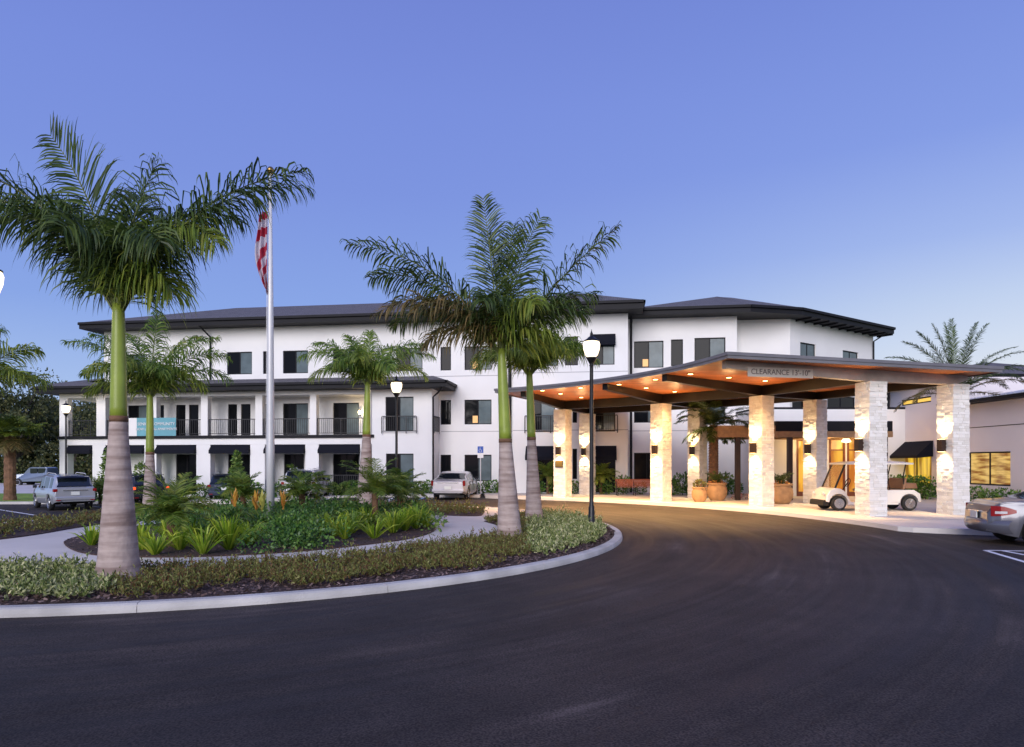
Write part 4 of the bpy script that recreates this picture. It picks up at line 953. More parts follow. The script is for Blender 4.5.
pygmy(302, 18.2, .8, .9, 'small feathery palm right of the flagpole')
pygmy(100, 34.2, .6, 1.1, 'small golden palm at the corner column beside the silver SUV', True, -.45)
pygmy(548, 35.4, .9, 1.1, 'small palm by the building left of the farthest column', True)
pygmy(601, 35.2, .9, 1.1, 'small palm by the building between column and bench', True)
# leafy clumps
def clump(L, c, rad, n, ls, m=0, up=.3, rg=rng, shell=.55):
    for _ in range(n):
        d = nrm(rg.normal(size=3)); r = shell + (1 - shell) * rg.random() ** .5; p = V3(*c) + d * V3(*rad) * r
        if p[2] < .01 + c[2] - rad[2]: continue
        dr = nrm(d * .8 + V3(0, 0, up) + rg.normal(0, .5, 3)); wv = nrm(np.cross(dr, rg.normal(size=3))); s_ = ls * rg.uniform(.6, 1.25)
        L.strip([p, p + dr * s_ * .5, p + dr * s_ + V3(0, 0, -s_ * .12)], wv, [s_ * .12, s_ * .28, 0], m)
def flax(name_l, x, Y, h, n=42, z=0):
    t = empty('flax_lily', (px(x, Y), Y, z), rg2.uniform(0, 6), name_l, 'plant', 'yellow-green flax clumps edging the bed')
    L = Leaf()
    for i in range(n):
        az = rg2.uniform(0, 6.28); e = R(rg2.uniform(38, 86)); l = h * rg2.uniform(.65, 1.12); d = V3(math.cos(e) * math.cos(az), math.cos(e) * math.sin(az), math.sin(e))
        p = V3(math.cos(az) * .05, math.sin(az) * .05, 0); o = V3(math.cos(az), math.sin(az), 0); wv = nrm(V3(-math.sin(az), math.cos(az), 0) + rng.normal(0, .25, 3)); w = .016 * rg2.uniform(.8, 1.4)
        P = [p, p + d * l * .4, p + d * l * .72 + o * l * .06 - V3(0, 0, .01), p + d * l * .9 + o * l * .2 - V3(0, 0, l * .10)]
        L.strip(P, wv, [w * .8, w, w * .8, 0])
    L.build('leaves', M['flax'], t); return t
fl = [(92, 13.6, .42, 'flax clump at the left tip of the bed beside the tall trunk'), (108, 14.2, .40, 'second flax clump behind the left tip of the bed'), (143, 12.9, .50, 'flax clump immediately right of the tall trunk'), (155, 12.2, .44, 'low flax clump nearest the path, right of the tall trunk'),
      (180, 12.9, .42, 'small flax clump below the rusty little palm'), (203, 12.3, .50, 'flax clump in the row between rusty palm and shrubs'), (229, 12.9, .70, 'tallest flax clump beside the dark green shrubs'), (215, 14.2, .5, 'flax clump half hidden behind the tallest clump'),
      (335, 15.2, .55, 'flax clump left of the bottle-trunked palm'), (352, 15.9, .55, 'flax clump at the foot of the bottle-trunked palm'), (374, 14.8, .45, 'low flax clump at the path edge near the right end'), (393, 15.9, .62, 'broad flax clump near the right end of the bed'), (405, 16.5, .58, 'flax clump just behind the broad one'), (416, 17.0, .62, 'rightmost flax clump at the tip of the bed'),
      (366, 17.0, .55, 'flax clump behind, between the two small palms'), (322, 15.4, .5, 'flax clump leaning over the dark shrubs'), (250, 13.6, .5, 'flax clump right behind the tallest clump'), (192, 13.8, .5, 'flax clump in the second row behind the rusty palm'), (345, 14.7, .42, 'low flax clump at the front where the shrubs end'), (426, 17.3, .45, 'smallest flax clump at the very right tip of the bed'), (120, 13.6, .45, 'flax clump hidden partly behind the tallest trunk'), (168, 14.5, .45, 'flax clump behind the rusty little palm')]
for x, Y, h, lb in fl: flax(lb, x, Y, h * 1.25, 60 if h < .6 else 84)
# bromeliads with coloured bracts
for x, Y, m_, lb in ((262, 15.2, 'flower_y', 'bromeliad with yellow bracts left of the flagpole foot'), (256, 15.6, 'flower', 'bromeliad with peach bracts beside the yellow one'), (283, 15.8, 'flower', 'bromeliad with orange bract right of the flagpole foot'), (235, 16.2, 'flower', 'bromeliad with dull red bracts further left')):
    t = empty('bromeliad', (px(x, Y), Y, 0), rg2.uniform(0, 6), lb, 'plant', 'bromeliads round the flagpole')
    L = Leaf(); K = Leaf()
    for i in range(22):
        az = i * 2.4; e = R(rg2.uniform(25, 70)); l = .5 * rg2.uniform(.8, 1.1); d = V3(math.cos(e) * math.cos(az), math.cos(e) * math.sin(az), math.sin(e)); wv = V3(-math.sin(az), math.cos(az), 0); p = V3(0, 0, .25)
        L.strip([p * 0, p, p + d * l * .5, p + d * l - V3(0, 0, .08)], wv, [.02, .035, .035, 0])
    for i in range(12):
        az = i * 2.4; e = R(rg2.uniform(50, 85)); l = .28; d = V3(math.cos(e) * math.cos(az), math.cos(e) * math.sin(az), math.sin(e)); wv = V3(-math.sin(az), math.cos(az), 0); p = V3(0, 0, .55 + .02 * i)
        K.strip([p, p + d * l * .5, p + d * l], wv, [.02, .04, 0])
    L.build('leaves', M['shrub_l'], t); K.build('bracts', M[m_], t)
def inside(p, poly):
    c = False; n = len(poly)
    for i in range(n):
        a, b_ = poly[i], poly[i - 1]
        if (a[1] > p[1]) != (b_[1] > p[1]) and p[0] < (b_[0] - a[0]) * (p[1] - a[1]) / (b_[1] - a[1]) + a[0]: c = not c
    return c
def scatter(poly, n, cond=None):
    xs = [p[0] for p in poly]; ys = [p[1] for p in poly]; o = []
    k = 0
    while len(o) < n and k < n * 60:
        k += 1; p = (rng.uniform(min(xs), max(xs)), rng.uniform(min(ys), max(ys)))
        if inside(p, poly) and (cond is None or cond(*p)): o.append(p)
    return o
# dark glossy shrubs filling the bed
L = Leaf()
sp_ = scatter(bed, 240, lambda x, y: abs(x / y * F + CX - 262 - (y - 14) * 3) < (78 if y < 17 else 190) and y > 12.4 and all(math.hypot(x - px(q[0], q[1]), y - q[1]) > .45 for q in fl))
for (x, y) in sp_:
    near = min(1, (y - 12.2) / 2.0); s_ = rng.uniform(.75, 1.15); hgt = .14 + .14 * near
    clump(L, (x, y, hgt * s_), (.33 * s_, .33 * s_, hgt * s_ * 1.1), 90, .075, 0, .5)
tag(L.build('shrub_bed', M['shrub']), 'dense dark glossy shrubs filling the bed round the flagpole', 'shrubbery', kind='stuff')
L = Leaf()
for (x, y) in scatter(bed, 80, lambda x, y: y > 16): clump(L, (x, y, .17), (.35, .35, .2), 60, .10, 0, .6)
tag(L.build('shrub_backing', M['shrub_l']), 'lighter leafy shrubs at the back of the bed', 'shrubbery', kind='stuff')
# ground cover in the ring
ringp = ring
def sparse(poly, n, name, m, hh, cond=None, ls=.06, label='', per=16):
    L = Leaf()
    for (x, y) in scatter(poly, n, cond):
        h = hh * (rng.uniform(.4, 1.1) + (1.0 * rng.random() if rng.random() < .14 else 0))
        for s_ in range(3):
            az = rng.uniform(0, 6.28); e = R(rng.uniform(25, 85)); d = V3(math.cos(e) * math.cos(az), math.cos(e) * math.sin(az), math.sin(e)); l = h * rng.uniform(.7, 1.2)
            p = V3(x, y, 0); L.strip([p, p + d * l * .5, p + d * l], nrm(np.cross(d, V3(0, 0, 1))), [.003, .002, 0], 1)
            for j in range(per // 3):
                u = rng.uniform(.25, 1); q = p + d * l * u; dr = nrm(rng.normal(size=3) * .7 + d * .8 + V3(0, 0, .3)); z_ = ls * rng.uniform(.5, 1.5)
                L.strip([q, q + dr * z_ * .5, q + dr * z_], nrm(np.cross(dr, rng.normal(size=3))), [z_ * .09, z_ * .19, 0], 0)
    return tag(L.build(name, [m, M['twig']]), label, 'ground cover', kind='stuff')
pxx = lambda x, y: x / y * F + CX
vis = lambda x, y: -25 < pxx(x, y) < 1040
edge_r = lambda x, y: math.hypot(x - IX, y - IY)
var_c = lambda x, y: vis(x, y) and ((pxx(x, y) < 112 and y < 12) or (pxx(x, y) > 528 and y > 12.0))
sparse(ringp, 3000, 'low_ground_cover', M['sparse'], .17, lambda x, y: vis(x, y) and not var_c(x, y) and edge_r(x, y) < IR - .50 - .22 * math.sin(x * 3.1) and (math.sin(x * 2.1 + y) * math.cos(y * 2.7 - x) > rng.uniform(-1.1, -.1)), ls=.036, label='sparse olive and reddish ground cover spreading over mulch along the kerb', per=27)
sparse(ringp, 1300, 'variegated_ground_cover', M['varieg'], .19, lambda x, y: var_c(x, y) and edge_r(x, y) < IR - .35, ls=.05, label='cream and green variegated ground cover at both ends of the ring bed', per=36)
sparse(back, 1500, 'rear_ground_cover', M['sparse'], .22, lambda x, y: vis(x, y), ls=.055, label='low olive ground cover in the strip before the parking bays', per=21)
# mulch chips
L = Leaf()
for poly, n in ((ring, 15000), (bed, 2600), (back, 900)):
    for (x, y) in scatter(poly, n, vis):
        a = rng.uniform(0, 6.28); d = V3(math.cos(a), math.sin(a), rng.normal(0, .25)); z_ = rng.uniform(.03, .075); p = V3(x, y, rng.uniform(-.015, .015))
        L.strip([p, p + d * z_], nrm(V3(-d[1], d[0], rng.normal(0, .4))), [z_ * .22, z_ * .18], 0)
tag(L.build('mulch_chips', M['chip']), 'brown bark mulch chips lying between the plants', 'mulch', kind='stuff')
# lawn tufts near far grass
# ------------------------------------------------------------------ shrubs along the buildings (few kinds, copied)
def shrub_proto(m, rad, n, ls):
    t = empty('shrub', (0, 0, 0), 0, 'x', 'shrub'); L = Leaf()
    clump(L, (0, 0, rad[2] * .9), rad, n, ls, 0, .5, shell=.3); L.build('foliage', m, t); 
    MB().tube([(0, 0, -.1), (0, 0, rad[2])], [.03, .015], 6).build('stem', M['bark'], t); return t
protos = [shrub_proto(M['shrub'], (.45, .4, .42), 260, .14), shrub_proto(M['shrub_l'], (.4, .35, .36), 230, .16), shrub_proto(M['shrub'], (.6, .5, .6), 380, .15)]
used = [False] * 3
def put(k, loc, label, group, sc=1):
    if not used[k]: t = protos[k]; used[k] = True
    else: t = copy_tree(protos[k])
    t.location = loc; t.rotation_euler = (0, 0, rg2.uniform(0, 6)); t.scale = (sc, sc, sc); t['label'] = label; t['group'] = group; t['category'] = 'shrub'
    return t
gA = 'clipped shrubs along the foot of the balcony wing'
for i in range(22):
    x = 296 + i * 9.6; a = A(x, -2.2); w = W(a, -2.15 if x < 434 else -1.0)
    put(i % 2 if x > 372 else (i % 3 != 0) * 1, (w.x, w.y, g(w.x, w.y) + .1), 'low green shrub in the row along the foot of the white building', gA, rg2.uniform(.75, 1.0))
for i in range(9):
    w = W(A(75 + i * 25, -2.4), -2.4); put(2, (w.x, w.y, g(w.x, w.y)), 'taller dark shrub behind the parked cars in front of the ground-floor porch', 'dark shrubs in front of the porch', rg2.uniform(.8, 1.15))
for i in range(7):
    w = W(A(538 + i * 17, -1.5), -1.6); put(2 if i % 2 else 0, (w.x, w.y, 0), 'shrub against the wall behind the bench and far columns', 'shrubs behind the bench', rg2.uniform(.7, .95))
for i in range(10):
    y = 20.5 + i * .85; 
    put(1 if i % 2 else 0, (18.45, y, 0), 'green shrub below the lit windows of the low wing', 'shrubs below the low wing windows', .85)
for i in range(6): put(2, (18.3, 30.2 + i * .6, 0), 'bushy shrub under the awning window right of the golf cart', 'bushes under the awning window', .9)
for i in range(7): put(i % 2 * 2, (px(672 + i * 11, 34), 34 + .1 * i, 0), 'dark shrub at the white wall behind the clay pots', 'dark shrubs behind the pots', 1)
# upright conical shrubs by the porch
def upright(x, Y, h, r, label, z=-.4):
    t = empty('conical_shrub', (px(x, Y), Y, z), 0, label, 'shrub', 'upright shrubs before the porch'); L = Leaf()
    for i in range(16):
        u = i / 15; clump(L, (0, 0, .25 + u * (h - .3)), (r * (1 - .75 * u), r * (1 - .75 * u), .22), 50, .15, 0, .4)
    L.build('foliage', M['shrub_l'], t); MB().tube([(0, 0, 0), (0, 0, h * .8)], [.04, .01], 6).build('stem', M['bark'], t)
upright(109, 33.6, 2.6, .75, 'tall upright shrub just left of the tallest palm trunk')
upright(237, 31.5, 2.4, .55, 'slim upright shrub standing left of the flagpole')
upright(142, 33.5, 1.9, .9, 'broad upright shrub partly hidden right of the tallest trunk')
# ------------------------------------------------------------------ background trees on the left
def oak_proto(seed, h, r, n=9):
    t = empty('oak_tree', (0, 0, 0), 0, 'x', 'tree'); rr = random.Random(seed); b = MB(); L = Leaf()
    b.tube([(0, 0, -.3), (.1, .05, h * .25), (.0, .1, h * .45)], [.26, .2, .15], 9)
    for i in range(n):
        a = rr.uniform(0, 6.28); e = rr.uniform(.25, 1.25); l = r * rr.uniform(.6, 1.0); s = Vector((.05, .05, h * rr.uniform(.25, .45)))
        tip = s + Vector((math.cos(a) * math.cos(e) * l, math.sin(a) * math.cos(e) * l, math.sin(e) * l * 1.0 + .1 * h)); md = s.lerp(tip, .5) + Vector((rr.uniform(-.3, .3), rr.uniform(-.3, .3), rr.uniform(-.1, .5)))
        b.tube([s, md, tip], [.11, .07, .025], 6, False)
        for j in range(5):
            c = md.lerp(tip, rr.uniform(.1, 1.15)) + Vector((rr.gauss(0, .6), rr.gauss(0, .6), rr.gauss(0, .45))); q = rr.uniform(.5, 1.1)
            clump(L, c, (q * 1.15, q * 1.15, q * .75), 115, .24, 0, .2, shell=.2)
    b.build('trunk', M['bark'], t, smooth=True); L.build('crown', M['oak'], t); return t
op = [oak_proto(1, 9.5, 4.6), oak_proto(2, 7.5, 4.0, 8), oak_proto(4, 6, 3.4, 8)]; ou = [0, 0, 0]
spots = [(-36, 50, 0, 1.0), (-41, 53, 1, 1.1), (-46, 56, 0, 1.0), (-31.5, 53, 1, 1.0), (-36, 60, 1, 1.15), (-29, 59, 0, .9), (-50, 62, 0, 1.1), (-43, 66, 1, 1.2), (-26, 64, 2, 1.1), (-33, 68, 2, 1.3), (-39, 72, 0, 1.1), (-55, 60, 1, 1.2), (-30, 76, 0, 1.0), (-48, 74, 1, 1.3), (-24, 72, 2, 1.2), (-34, 48.5, 2, .8), (-41, 48.5, 2, .8), (-28, 50, 2, .75), (-46.5, 49.5, 2, .9)]
for i, (x, y, k, s_) in enumerate(spots):
    if not ou[k]: t = op[k]; ou[k] = 1
    else: t = copy_tree(op[k])
    s_ *= 1.35; t.location = (x * 1.38, y * 1.12 + 19, -.7); t.rotation_euler = (0, 0, i * 1.3); t.scale = (s_, s_, s_); t['category'] = 'tree'; t['group'] = 'dark oaks beyond the far drive'
    t['label'] = 'dark spreading oak among the trees beyond the far drive at the left'
op[0].location = (px(12, 73), 73, -.7); op[0]['label'] = 'spreading oak whose open crown rises highest above the trees at the left edge'; op[0].scale = (1.25, 1.25, 1.42)
L = Leaf()
for i in range(64): clump(L, (-80 + i * 1.05, 73 + rng.uniform(-.6, .6), .5), (1.3, .9, 1.8), 190, .36, 0, .3, shell=.2)
for i in range(80): clump(L, (-92 + i * 1.0, 88 + rng.uniform(-2, 2), 3), (2, 1.4, 5.5), 260, .85, 0, .3, shell=.1)
tag(L.build('undergrowth', M['oak']), 'dark undergrowth and wood edge beyond the far drive', 'undergrowth', kind='stuff')
# ------------------------------------------------------------------ street lamps
def street_lamp(x, Y, label, base=True, z0=0, e=260):
    t = empty('street_lamp', (px(x, Y), Y, z0), 0, label, 'street lamp', 'black post lamps with glowing acorn globes')
    k = 4.57 - z0 - .0 if False else 4.57
    h = k - .30 - z0
    MB().lathe([(.13, 0), (.13, .06), (.085, .12), (.075, .5), (.055, .56), (.052, 1.0), (.045, h - .25), (.045, h - .2), (.06, h - .18), (.045, h - .15), (.07, h - .10), (.13, h), (.135, h + .03)], n=18).build('post', M['black'], t, smooth=True)
    g_ = MB().lathe([(.10, h + .03), (.16, h + .10), (.205, h + .24), (.215, h + .36), (.19, h + .43)], n=22); g_.build('globe', M['lampglow'], t, smooth=True)
    MB().lathe([(.2, h + .425), (.205, h + .45), (.12, h + .50), (.07, h + .55), (.03, h + .57), (.03, h + .61), (.04, h + .63), (.015, h + .68), (.006, h + .74)], n=18).build('cap', M['black'], t, smooth=True)
    l = lamp_light((0, 0, h + .25), e, (1, .80, .52), .24, parent=t)
    return t
street_lamp(591.5, 17.3, 'tall black lamp post in the roundabout bed nearest the canopy')
street_lamp(396.5, 26.2, 'black lamp post before the enclosed building bay', z0=-.1)
street_lamp(66, 37.0, 'black lamp post at the far left corner of the wing', z0=-.45)
street_lamp(-12.5, 10.9, 'lamp post at the left picture edge, only its globe showing')
# globe must not block its own lamp: thin glass handled by making globe not cast shadows is avoided; light sits inside an open-top globe
# ------------------------------------------------------------------ flagpole
fp = empty('flagpole', (px(270.5, 17.5), 17.5, 0), 0, 'tall silver flagpole topped with a gilt ball, rising from the bed', 'flagpole')
ht = EYE + (HY - 176) / (F / 17.5)
MB().tube([(0, 0, 0), (0, 0, 2), (0, 0, ht * .6), (0, 0, ht)], [.10, .098, .075, .03], 16).build('pole', M['metal'], fp, smooth=True)
MB().lathe([(.03, ht), (.06, ht + .02), (.03, ht + .05)], n=12).build('truck', M['metal'], fp)
MB().lathe([(.001, ht + .03), (.06, ht + .055), (.09, ht + .12), (.095, ht + .14), (.09, ht + .17), (.05, ht + .225), (.001, ht + .24)], n=16).build('ball', M['gold'], fp, smooth=True)
MB().tube([(-.10, -.05, 1.2), (-.085, -.04, ht * .6), (-.045, -.02, ht - .05)], .006, 5).build('halyard', M['white'], fp)
# limp flag hanging beside the pole
def flag():
    t = empty('flag', (px(270.5, 17.5), 17.5, 0), 0, 'limp red and white striped flag hanging folded beside the pole', 'flag')
    M['fred'] = mat('flag red', (.40, .015, .045), .7, trans=.2); M['fwhite'] = mat('flag white', (.58, .53, .60), .7, trans=.2); M['fblue'] = mat('flag blue', (.03, .04, .2), .7, trans=.2)
    s = F / 17.5; zt_ = EYE + (HY - 212) / s; zb = EYE + (HY - 291) / s
    nu, nv = 40, 60; V = []
    # flag cloth: u across the fly (0 at hoist), v down; hanging so that stripes run steeply downward
    for j in range(nv + 1):
        v = j / nv; z = zt_ + (zb - zt_) * v
        wid = .30 * (math.sin(math.pi * min(1, .12 + v * .95)) ** .5) * (1 - .12 * math.sin(v * 9)) + .02
        for i in range(nu + 1):
            u = i / nu; fold = math.sin(u * math.pi * 5 + v * 2) * .06
            V.append((-.06 - wid * u, -.03 - fold - .05 * math.sin(u * 3.1), z - .12 * u * u))
    b = MB(); v_ = V
    off = 0; b.v = v_[:]
    for j in range(nv):
        for i in range(nu):
            u, v = (i + .5) / nu, (j + .5) / nv
            st = v * 10 - u * 3.0 * S((v - .2) * 2.0)
            mi = int(math.floor(st)) % 2
            b.f.append((j * (nu + 1) + i, j * (nu + 1) + i + 1, (j + 1) * (nu + 1) + i + 1, (j + 1) * (nu + 1) + i)); b.mi.append(mi)
    b.build('cloth', [M['fred'], M['fwhite']], t, smooth=True)
flag()
# ------------------------------------------------------------------ bench, pots, accessible sign
bn = empty('bench', (px(616.5, 33.4), 33.4, 0), 0, 'red-brown slatted bench against the planting left of a stone column', 'bench')
b = MB()
for i in range(5): b.box(0, 1.85, .32 + .012 * i, .345 + .012 * i, .47 + i * .068, .53 + i * .068)
b.build('backrest', M['benchwood'], bn)
b = MB()
for i in range(5): b.box(0, 1.85, -.15 + i * .09, -.075 + i * .09, .42, .445)
b.build('seat', M['benchwood'], bn)
for x in (.05, .9, 1.75):
    MB().tube([(x, -.12, 0), (x, -.10, .415)], .022, 6).build('leg', M['black'], bn); MB().tube([(x, .36, 0), (x, .30, .42), (x, .40, .80)], .022, 6).build('leg', M['black'], bn)
for x in (-.02, 1.87): MB().tube([(x, -.14, .42), (x, -.14, .62), (x, .33, .64)], .018, 6).build('armrest', M['black'], bn)
def pot(x, Y, d, h, label, plant):
    t = empty('clay_pot', (px(x, Y), Y, 0), 0, label, 'pot', 'round clay pots on the entrance pavement'); r = d / 2
    MB().lathe([(r * .62, 0), (r * .70, h * .05), (r * .93, h * .28), (r, h * .5), (r * .96, h * .70), (r * .84, h * .84), (r * .82, h * .87), (r * .95, h * .90), (r * .97, h * .97), (r * .92, h), (r * .82, h * .99), (r * .80, h * .88)], n=36).build('vessel', M['pot'], t, smooth=True)
    MB().lathe([(.001, h * .90), (r * .8, h * .90)], n=24).build('soil', M['soil'], t)
    p = empty('potted_plant', (px(x, Y), Y, h * .9), 0, plant[1], 'plant')
    L = Leaf()
    if plant[0] == 'palm':
        for i in range(14): frond(L, (0, 0, 0), i * 25.7 + 8, rg2.uniform(50, 84), rg2.uniform(-20, 30), rg2.uniform(.5, .8), lf=.2, n=22, m=0, rw=.008, lw=.011)
        L.build('fronds', [M['palm'], M['rachis']], p)
        K = Leaf(); clump(K, (0, 0, .04), (r * .75, r * .75, .14), 160, .09, 0); K.build('underplanting', M['flower'], p)
    else:
        clump(L, (0, 0, .1), (r * .8, r * .8, .22), 160, .13, 0, .7); L.build('leaves', M['sparse'], p)
pot(717, 29.3, .86, .76, 'big round clay pot right of its smaller neighbour', ('palm', 'feathery palm in the big round pot beside the small pot'))
pot(699.5, 28.3, .64, .62, 'smallest clay pot, left of the big round one', ('bush', 'low reddish plant in the smallest pot'))
pot(781, 27.0, .92, .80, 'single big clay pot right of the middle front column', ('palm', 'feathery palm in the single big pot'))
K = Leaf()
for i in range(16): clump(K, (px(735 + i * 2.3, 30.2), 30.2 + rng.uniform(-.15, .15), .1), (.16, .16, .14), 40, .09, 0)
tag(K.build('bedding_flowers', mat('pink white petals', (.5, .3, .3), .6, island=((.4, .08, .08), (.6, .45, .42), (.06, .1, .03)))), 'pink and white bedding flowers on the ground behind the big pots', 'flowers', kind='stuff')
sx, sY = 480.5, 35.3
sn = empty('accessible_parking_sign', (px(sx, sY), sY, 0), 0, 'blue accessible parking sign on a post in front of the parked sedan', 'sign')
MB().tube([(0, 0, 0), (0, 0, 2.45)], .025, 8).build('post', M['metal'], sn)
MB().box(-.15, .15, -.05, -.035, 2.12, 2.46).build('blue_panel', M['blue'], sn, bevel=.004); MB().box(-.15, .15, -.05, -.035, 1.86, 2.09).build('white_panel', M['white'], sn)
b = MB(); b.tube([(-.02, -.056, 2.40), (-.015, -.056, 2.28), (.05, -.056, 2.27), (.075, -.056, 2.19)], .011, 6)
b.tube([(.03 * 0 + .075 * math.cos(t) - .005, -.056, 2.235 + .075 * math.sin(t)) for t in np.linspace(2.3, 6.0, 12)], .009, 6); b.tube([(-.018, -.056, 2.425), (-.018, -.056, 2.43)], .018, 8)
b.build('wheelchair_symbol', M['white'], sn)
# ------------------------------------------------------------------ vehicles
M['tyre'] = mat('tyre', (.014, .014, .015), .85); M['rim'] = mat('alloy rim', (.5, .5, .52), .25, .9); M['arch'] = mat('wheel arch', (.008, .008, .009), .9)
M['redlens'] = mat('red lens', (.26, .008, .010), .15, spec=.3); M['redlit'] = mat('lit red lens', (.5, .02, .01), .2, emit=((1, .10, .02), 1.6))
M['clearlens'] = mat('clear lens', (.6, .58, .58), .15); M['carglass'] = mat('car glass', (.010, .014, .018), .03, spec=.9); M['plate'] = mat('plate', (.75, .78, .74), .4)
M['chrome'] = mat('chrome', (.7, .7, .72), .12, 1)
def paint(n, c, me=.6): return mat(n, c, .28, me, coat=.8)
def interp(keys, x):
    if x <= keys[0][0]: return keys[0][1]
    for (a, p), (b_, q) in zip(keys, keys[1:]):
        if x <= b_:
            t = (x - a) / (b_ - a); return p + (q - p) * t
    return keys[-1][1]
def scurve(keys, x):
    if x <= keys[0][0]: return keys[0][1]
    for (a, p), (b_, q) in zip(keys, keys[1:]):
        if x <= b_:
            t = (x - a) / (b_ - a); t = t * t * (3 - 2 * t) * .5 + t * .5; return p + (q - p) * t
    return keys[-1][1]
def car(name, label, loc, rz, body, spec_, group=None, lights='redlens', cat='car', sc=1.0, extras=None):
    """x forward; rear at x=0, front at x=L. spec: L,W, belt keys, roof keys(z), half width keys, wheels, wheel radius, glass spans, pillars"""
    t = empty(name, loc, rz, label, cat, group, sc=sc)
    Lc, Wd = spec_['L'], spec_['W'] / 2; wr = spec_['wr']; wx = spec_['wx']; zb0 = spec_.get('zb', .24)
    xs = sorted(set([round(v, 3) for v in np.linspace(0, Lc, 72)] + list(spec_.get('xs', []))))
    ga0, ga1 = spec_['glass']          # cabin extent in x at the belt
    sections = []
    for x in xs:
        belt = scurve(spec_['belt'], x); roof = scurve(spec_['roof'], x); w = Wd * scurve(spec_['plan'], x)
        zb = interp(spec_.get('bot', [(0, zb0), (Lc, zb0)]), x)
        for c in wx:
            d = abs(x - c)
            if d < wr + .06: zb = max(zb, math.sqrt((wr + .06) ** 2 - d * d) + wr * .98)
        cab = max(0, roof - belt)
        tumble = .80 if cab > .2 else .80 + .17 * (1 - cab / .2)
        z1_ = max(zb + .02, .48); z2_ = max(z1_ + .02, belt - .22)
        sec = [(w * .93, zb), (w * .985, min(z1_, max(zb + .02, zb + .12))), (w, (z1_ + z2_) / 2), (w * .985, z2_), (w * .95, belt - .03), (w * .925, belt),
               (w * (.925 * .15 + tumble * .85), belt + cab * .80), (w * (tumble - .06), belt + cab * .965), (w * tumble * .6, belt + cab * 1.0), (0, belt + cab * 1.015 + (.012 if cab < .02 else 0))]
        sections.append(sec)
    n = len(sections[0]); bd = MB(); gl = MB(); v = []
    for x, sec in zip(xs, sections):
        row = [(x, -y, z) for (y, z) in sec] + [(x, y, z) for (y, z) in reversed(sec[:-1])]
        v.append(row)
    m = 2 * n - 1; flat = [p for r in v for p in r]; fb = []; fg = []
    pil = spec_.get('pillars', [])
    for i in range(len(xs) - 1):
        xm = (xs[i] + xs[i + 1]) / 2; belt = scurve(spec_['belt'], xm); roof = scurve(spec_['roof'], xm); cab = roof - belt
        slope = abs(scurve(spec_['roof'], xs[i + 1]) - scurve(spec_['roof'], xs[i])) / (xs[i + 1] - xs[i])
        for j in range(m - 1):
            jj = j if j < n - 1 else m - 2 - j
            q = (i * m + j, (i + 1) * m + j, (i + 1) * m + j + 1, i * m + j + 1)
            isg = False
            if jj == 5 and cab > .16 and ga0 < xm < ga1 and not any(a < xm < b_ for a, b_ in pil): isg = True
            if jj in (7, 8) and slope > .28 and cab > .05 and roof > belt + .05 and (spec_['rw'][0] < xm < spec_['rw'][1] or spec_['fw'][0] < xm < spec_['fw'][1]): isg = True
            (fg if isg else fb).append(q)
    # rear and front caps
    fb.append(tuple(range(m))); fb.append(tuple(reversed(range((len(xs) - 1) * m, len(xs) * m))))
    def sub(fl, nm, mt):
        idx = sorted({i for f in fl for i in f}); mp = {a: k for k, a in enumerate(idx)}
        b = MB(); b.add([flat[a] for a in idx], [tuple(mp[a] for a in f) for f in fl]); return b.build(nm, mt, t, smooth=True)
    bo = sub(fb, 'body', body)
    if fg: sub(fg, 'windows', M['carglass'])
    try:
        bo.data.polygons[len(fb) - 1].use_smooth = False; bo.data.polygons[len(fb) - 2].use_smooth = False
    except Exception: pass
    # undertray
    MB().box(.5, Lc - .5, -Wd * .84, Wd * .84, zb0 - .02, .60).build('underbody', M['arch'], t)
    for c in wx:
        for s_ in (-1, 1):
            Mx_ = Matrix.Translation((c, s_ * (Wd - .13), wr)) @ Matrix.Rotation(R(90) * -s_, 4, 'X')
            w_ = MB(); w_.lathe([(wr * .62, -.10), (wr * .93, -.10), (wr, -.07), (wr, .07), (wr * .93, .105), (wr * .70, .105), (wr * .66, .02)], n=28, M=Mx_); wo = w_.build('wheel', M['tyre'], t, smooth=True)
            r_ = MB(); r_.lathe([(wr * .69, .095), (wr * .66, .112), (wr * .62, .10), (wr * .6, .04)], n=28, M=Mx_)
            for k in range(7):
                Mk = Mx_ @ Matrix.Rotation(2 * math.pi * k / 7, 4, 'Z'); r_.box(.02, wr * .64, -.028, .028, .07, .10, Mk)
            r_.lathe([(.06, .06), (.06, .11), (.03, .115)], n=12, M=Mx_); r_.build('rim', M['rim'], wo)
    for lb in spec_.get('tail', []):
        x0, x1, y0, y1, z0, z1 = lb
        for s_ in (-1, 1):
            MB().box(x0, x1, min(s_ * y0, s_ * y1), max(s_ * y0, s_ * y1), z0, z1).build('taillight', M[lights], t, bevel=.02)
    pz = spec_['plate']; MB().box(pz[0] - .012, pz[0] + .01, -.17, .17, pz[1] - .08, pz[1] + .08).build('plate', M['plate'], t)
    bz_ = spec_.get('bumper')
    if bz_: MB().box(bz_[0], bz_[0] + .3, -Wd * .9, Wd * .9, bz_[1], bz_[2]).build('bumper', body if not bz_[3:] else M[bz_[3]], t, bevel=.04)
    if extras: extras(t, Wd)
    return t
def refine(ends, step=.03, span=.5):
    o = []
    for e in ends: o += list(np.arange(e, e + span, step).round(3))
    return o
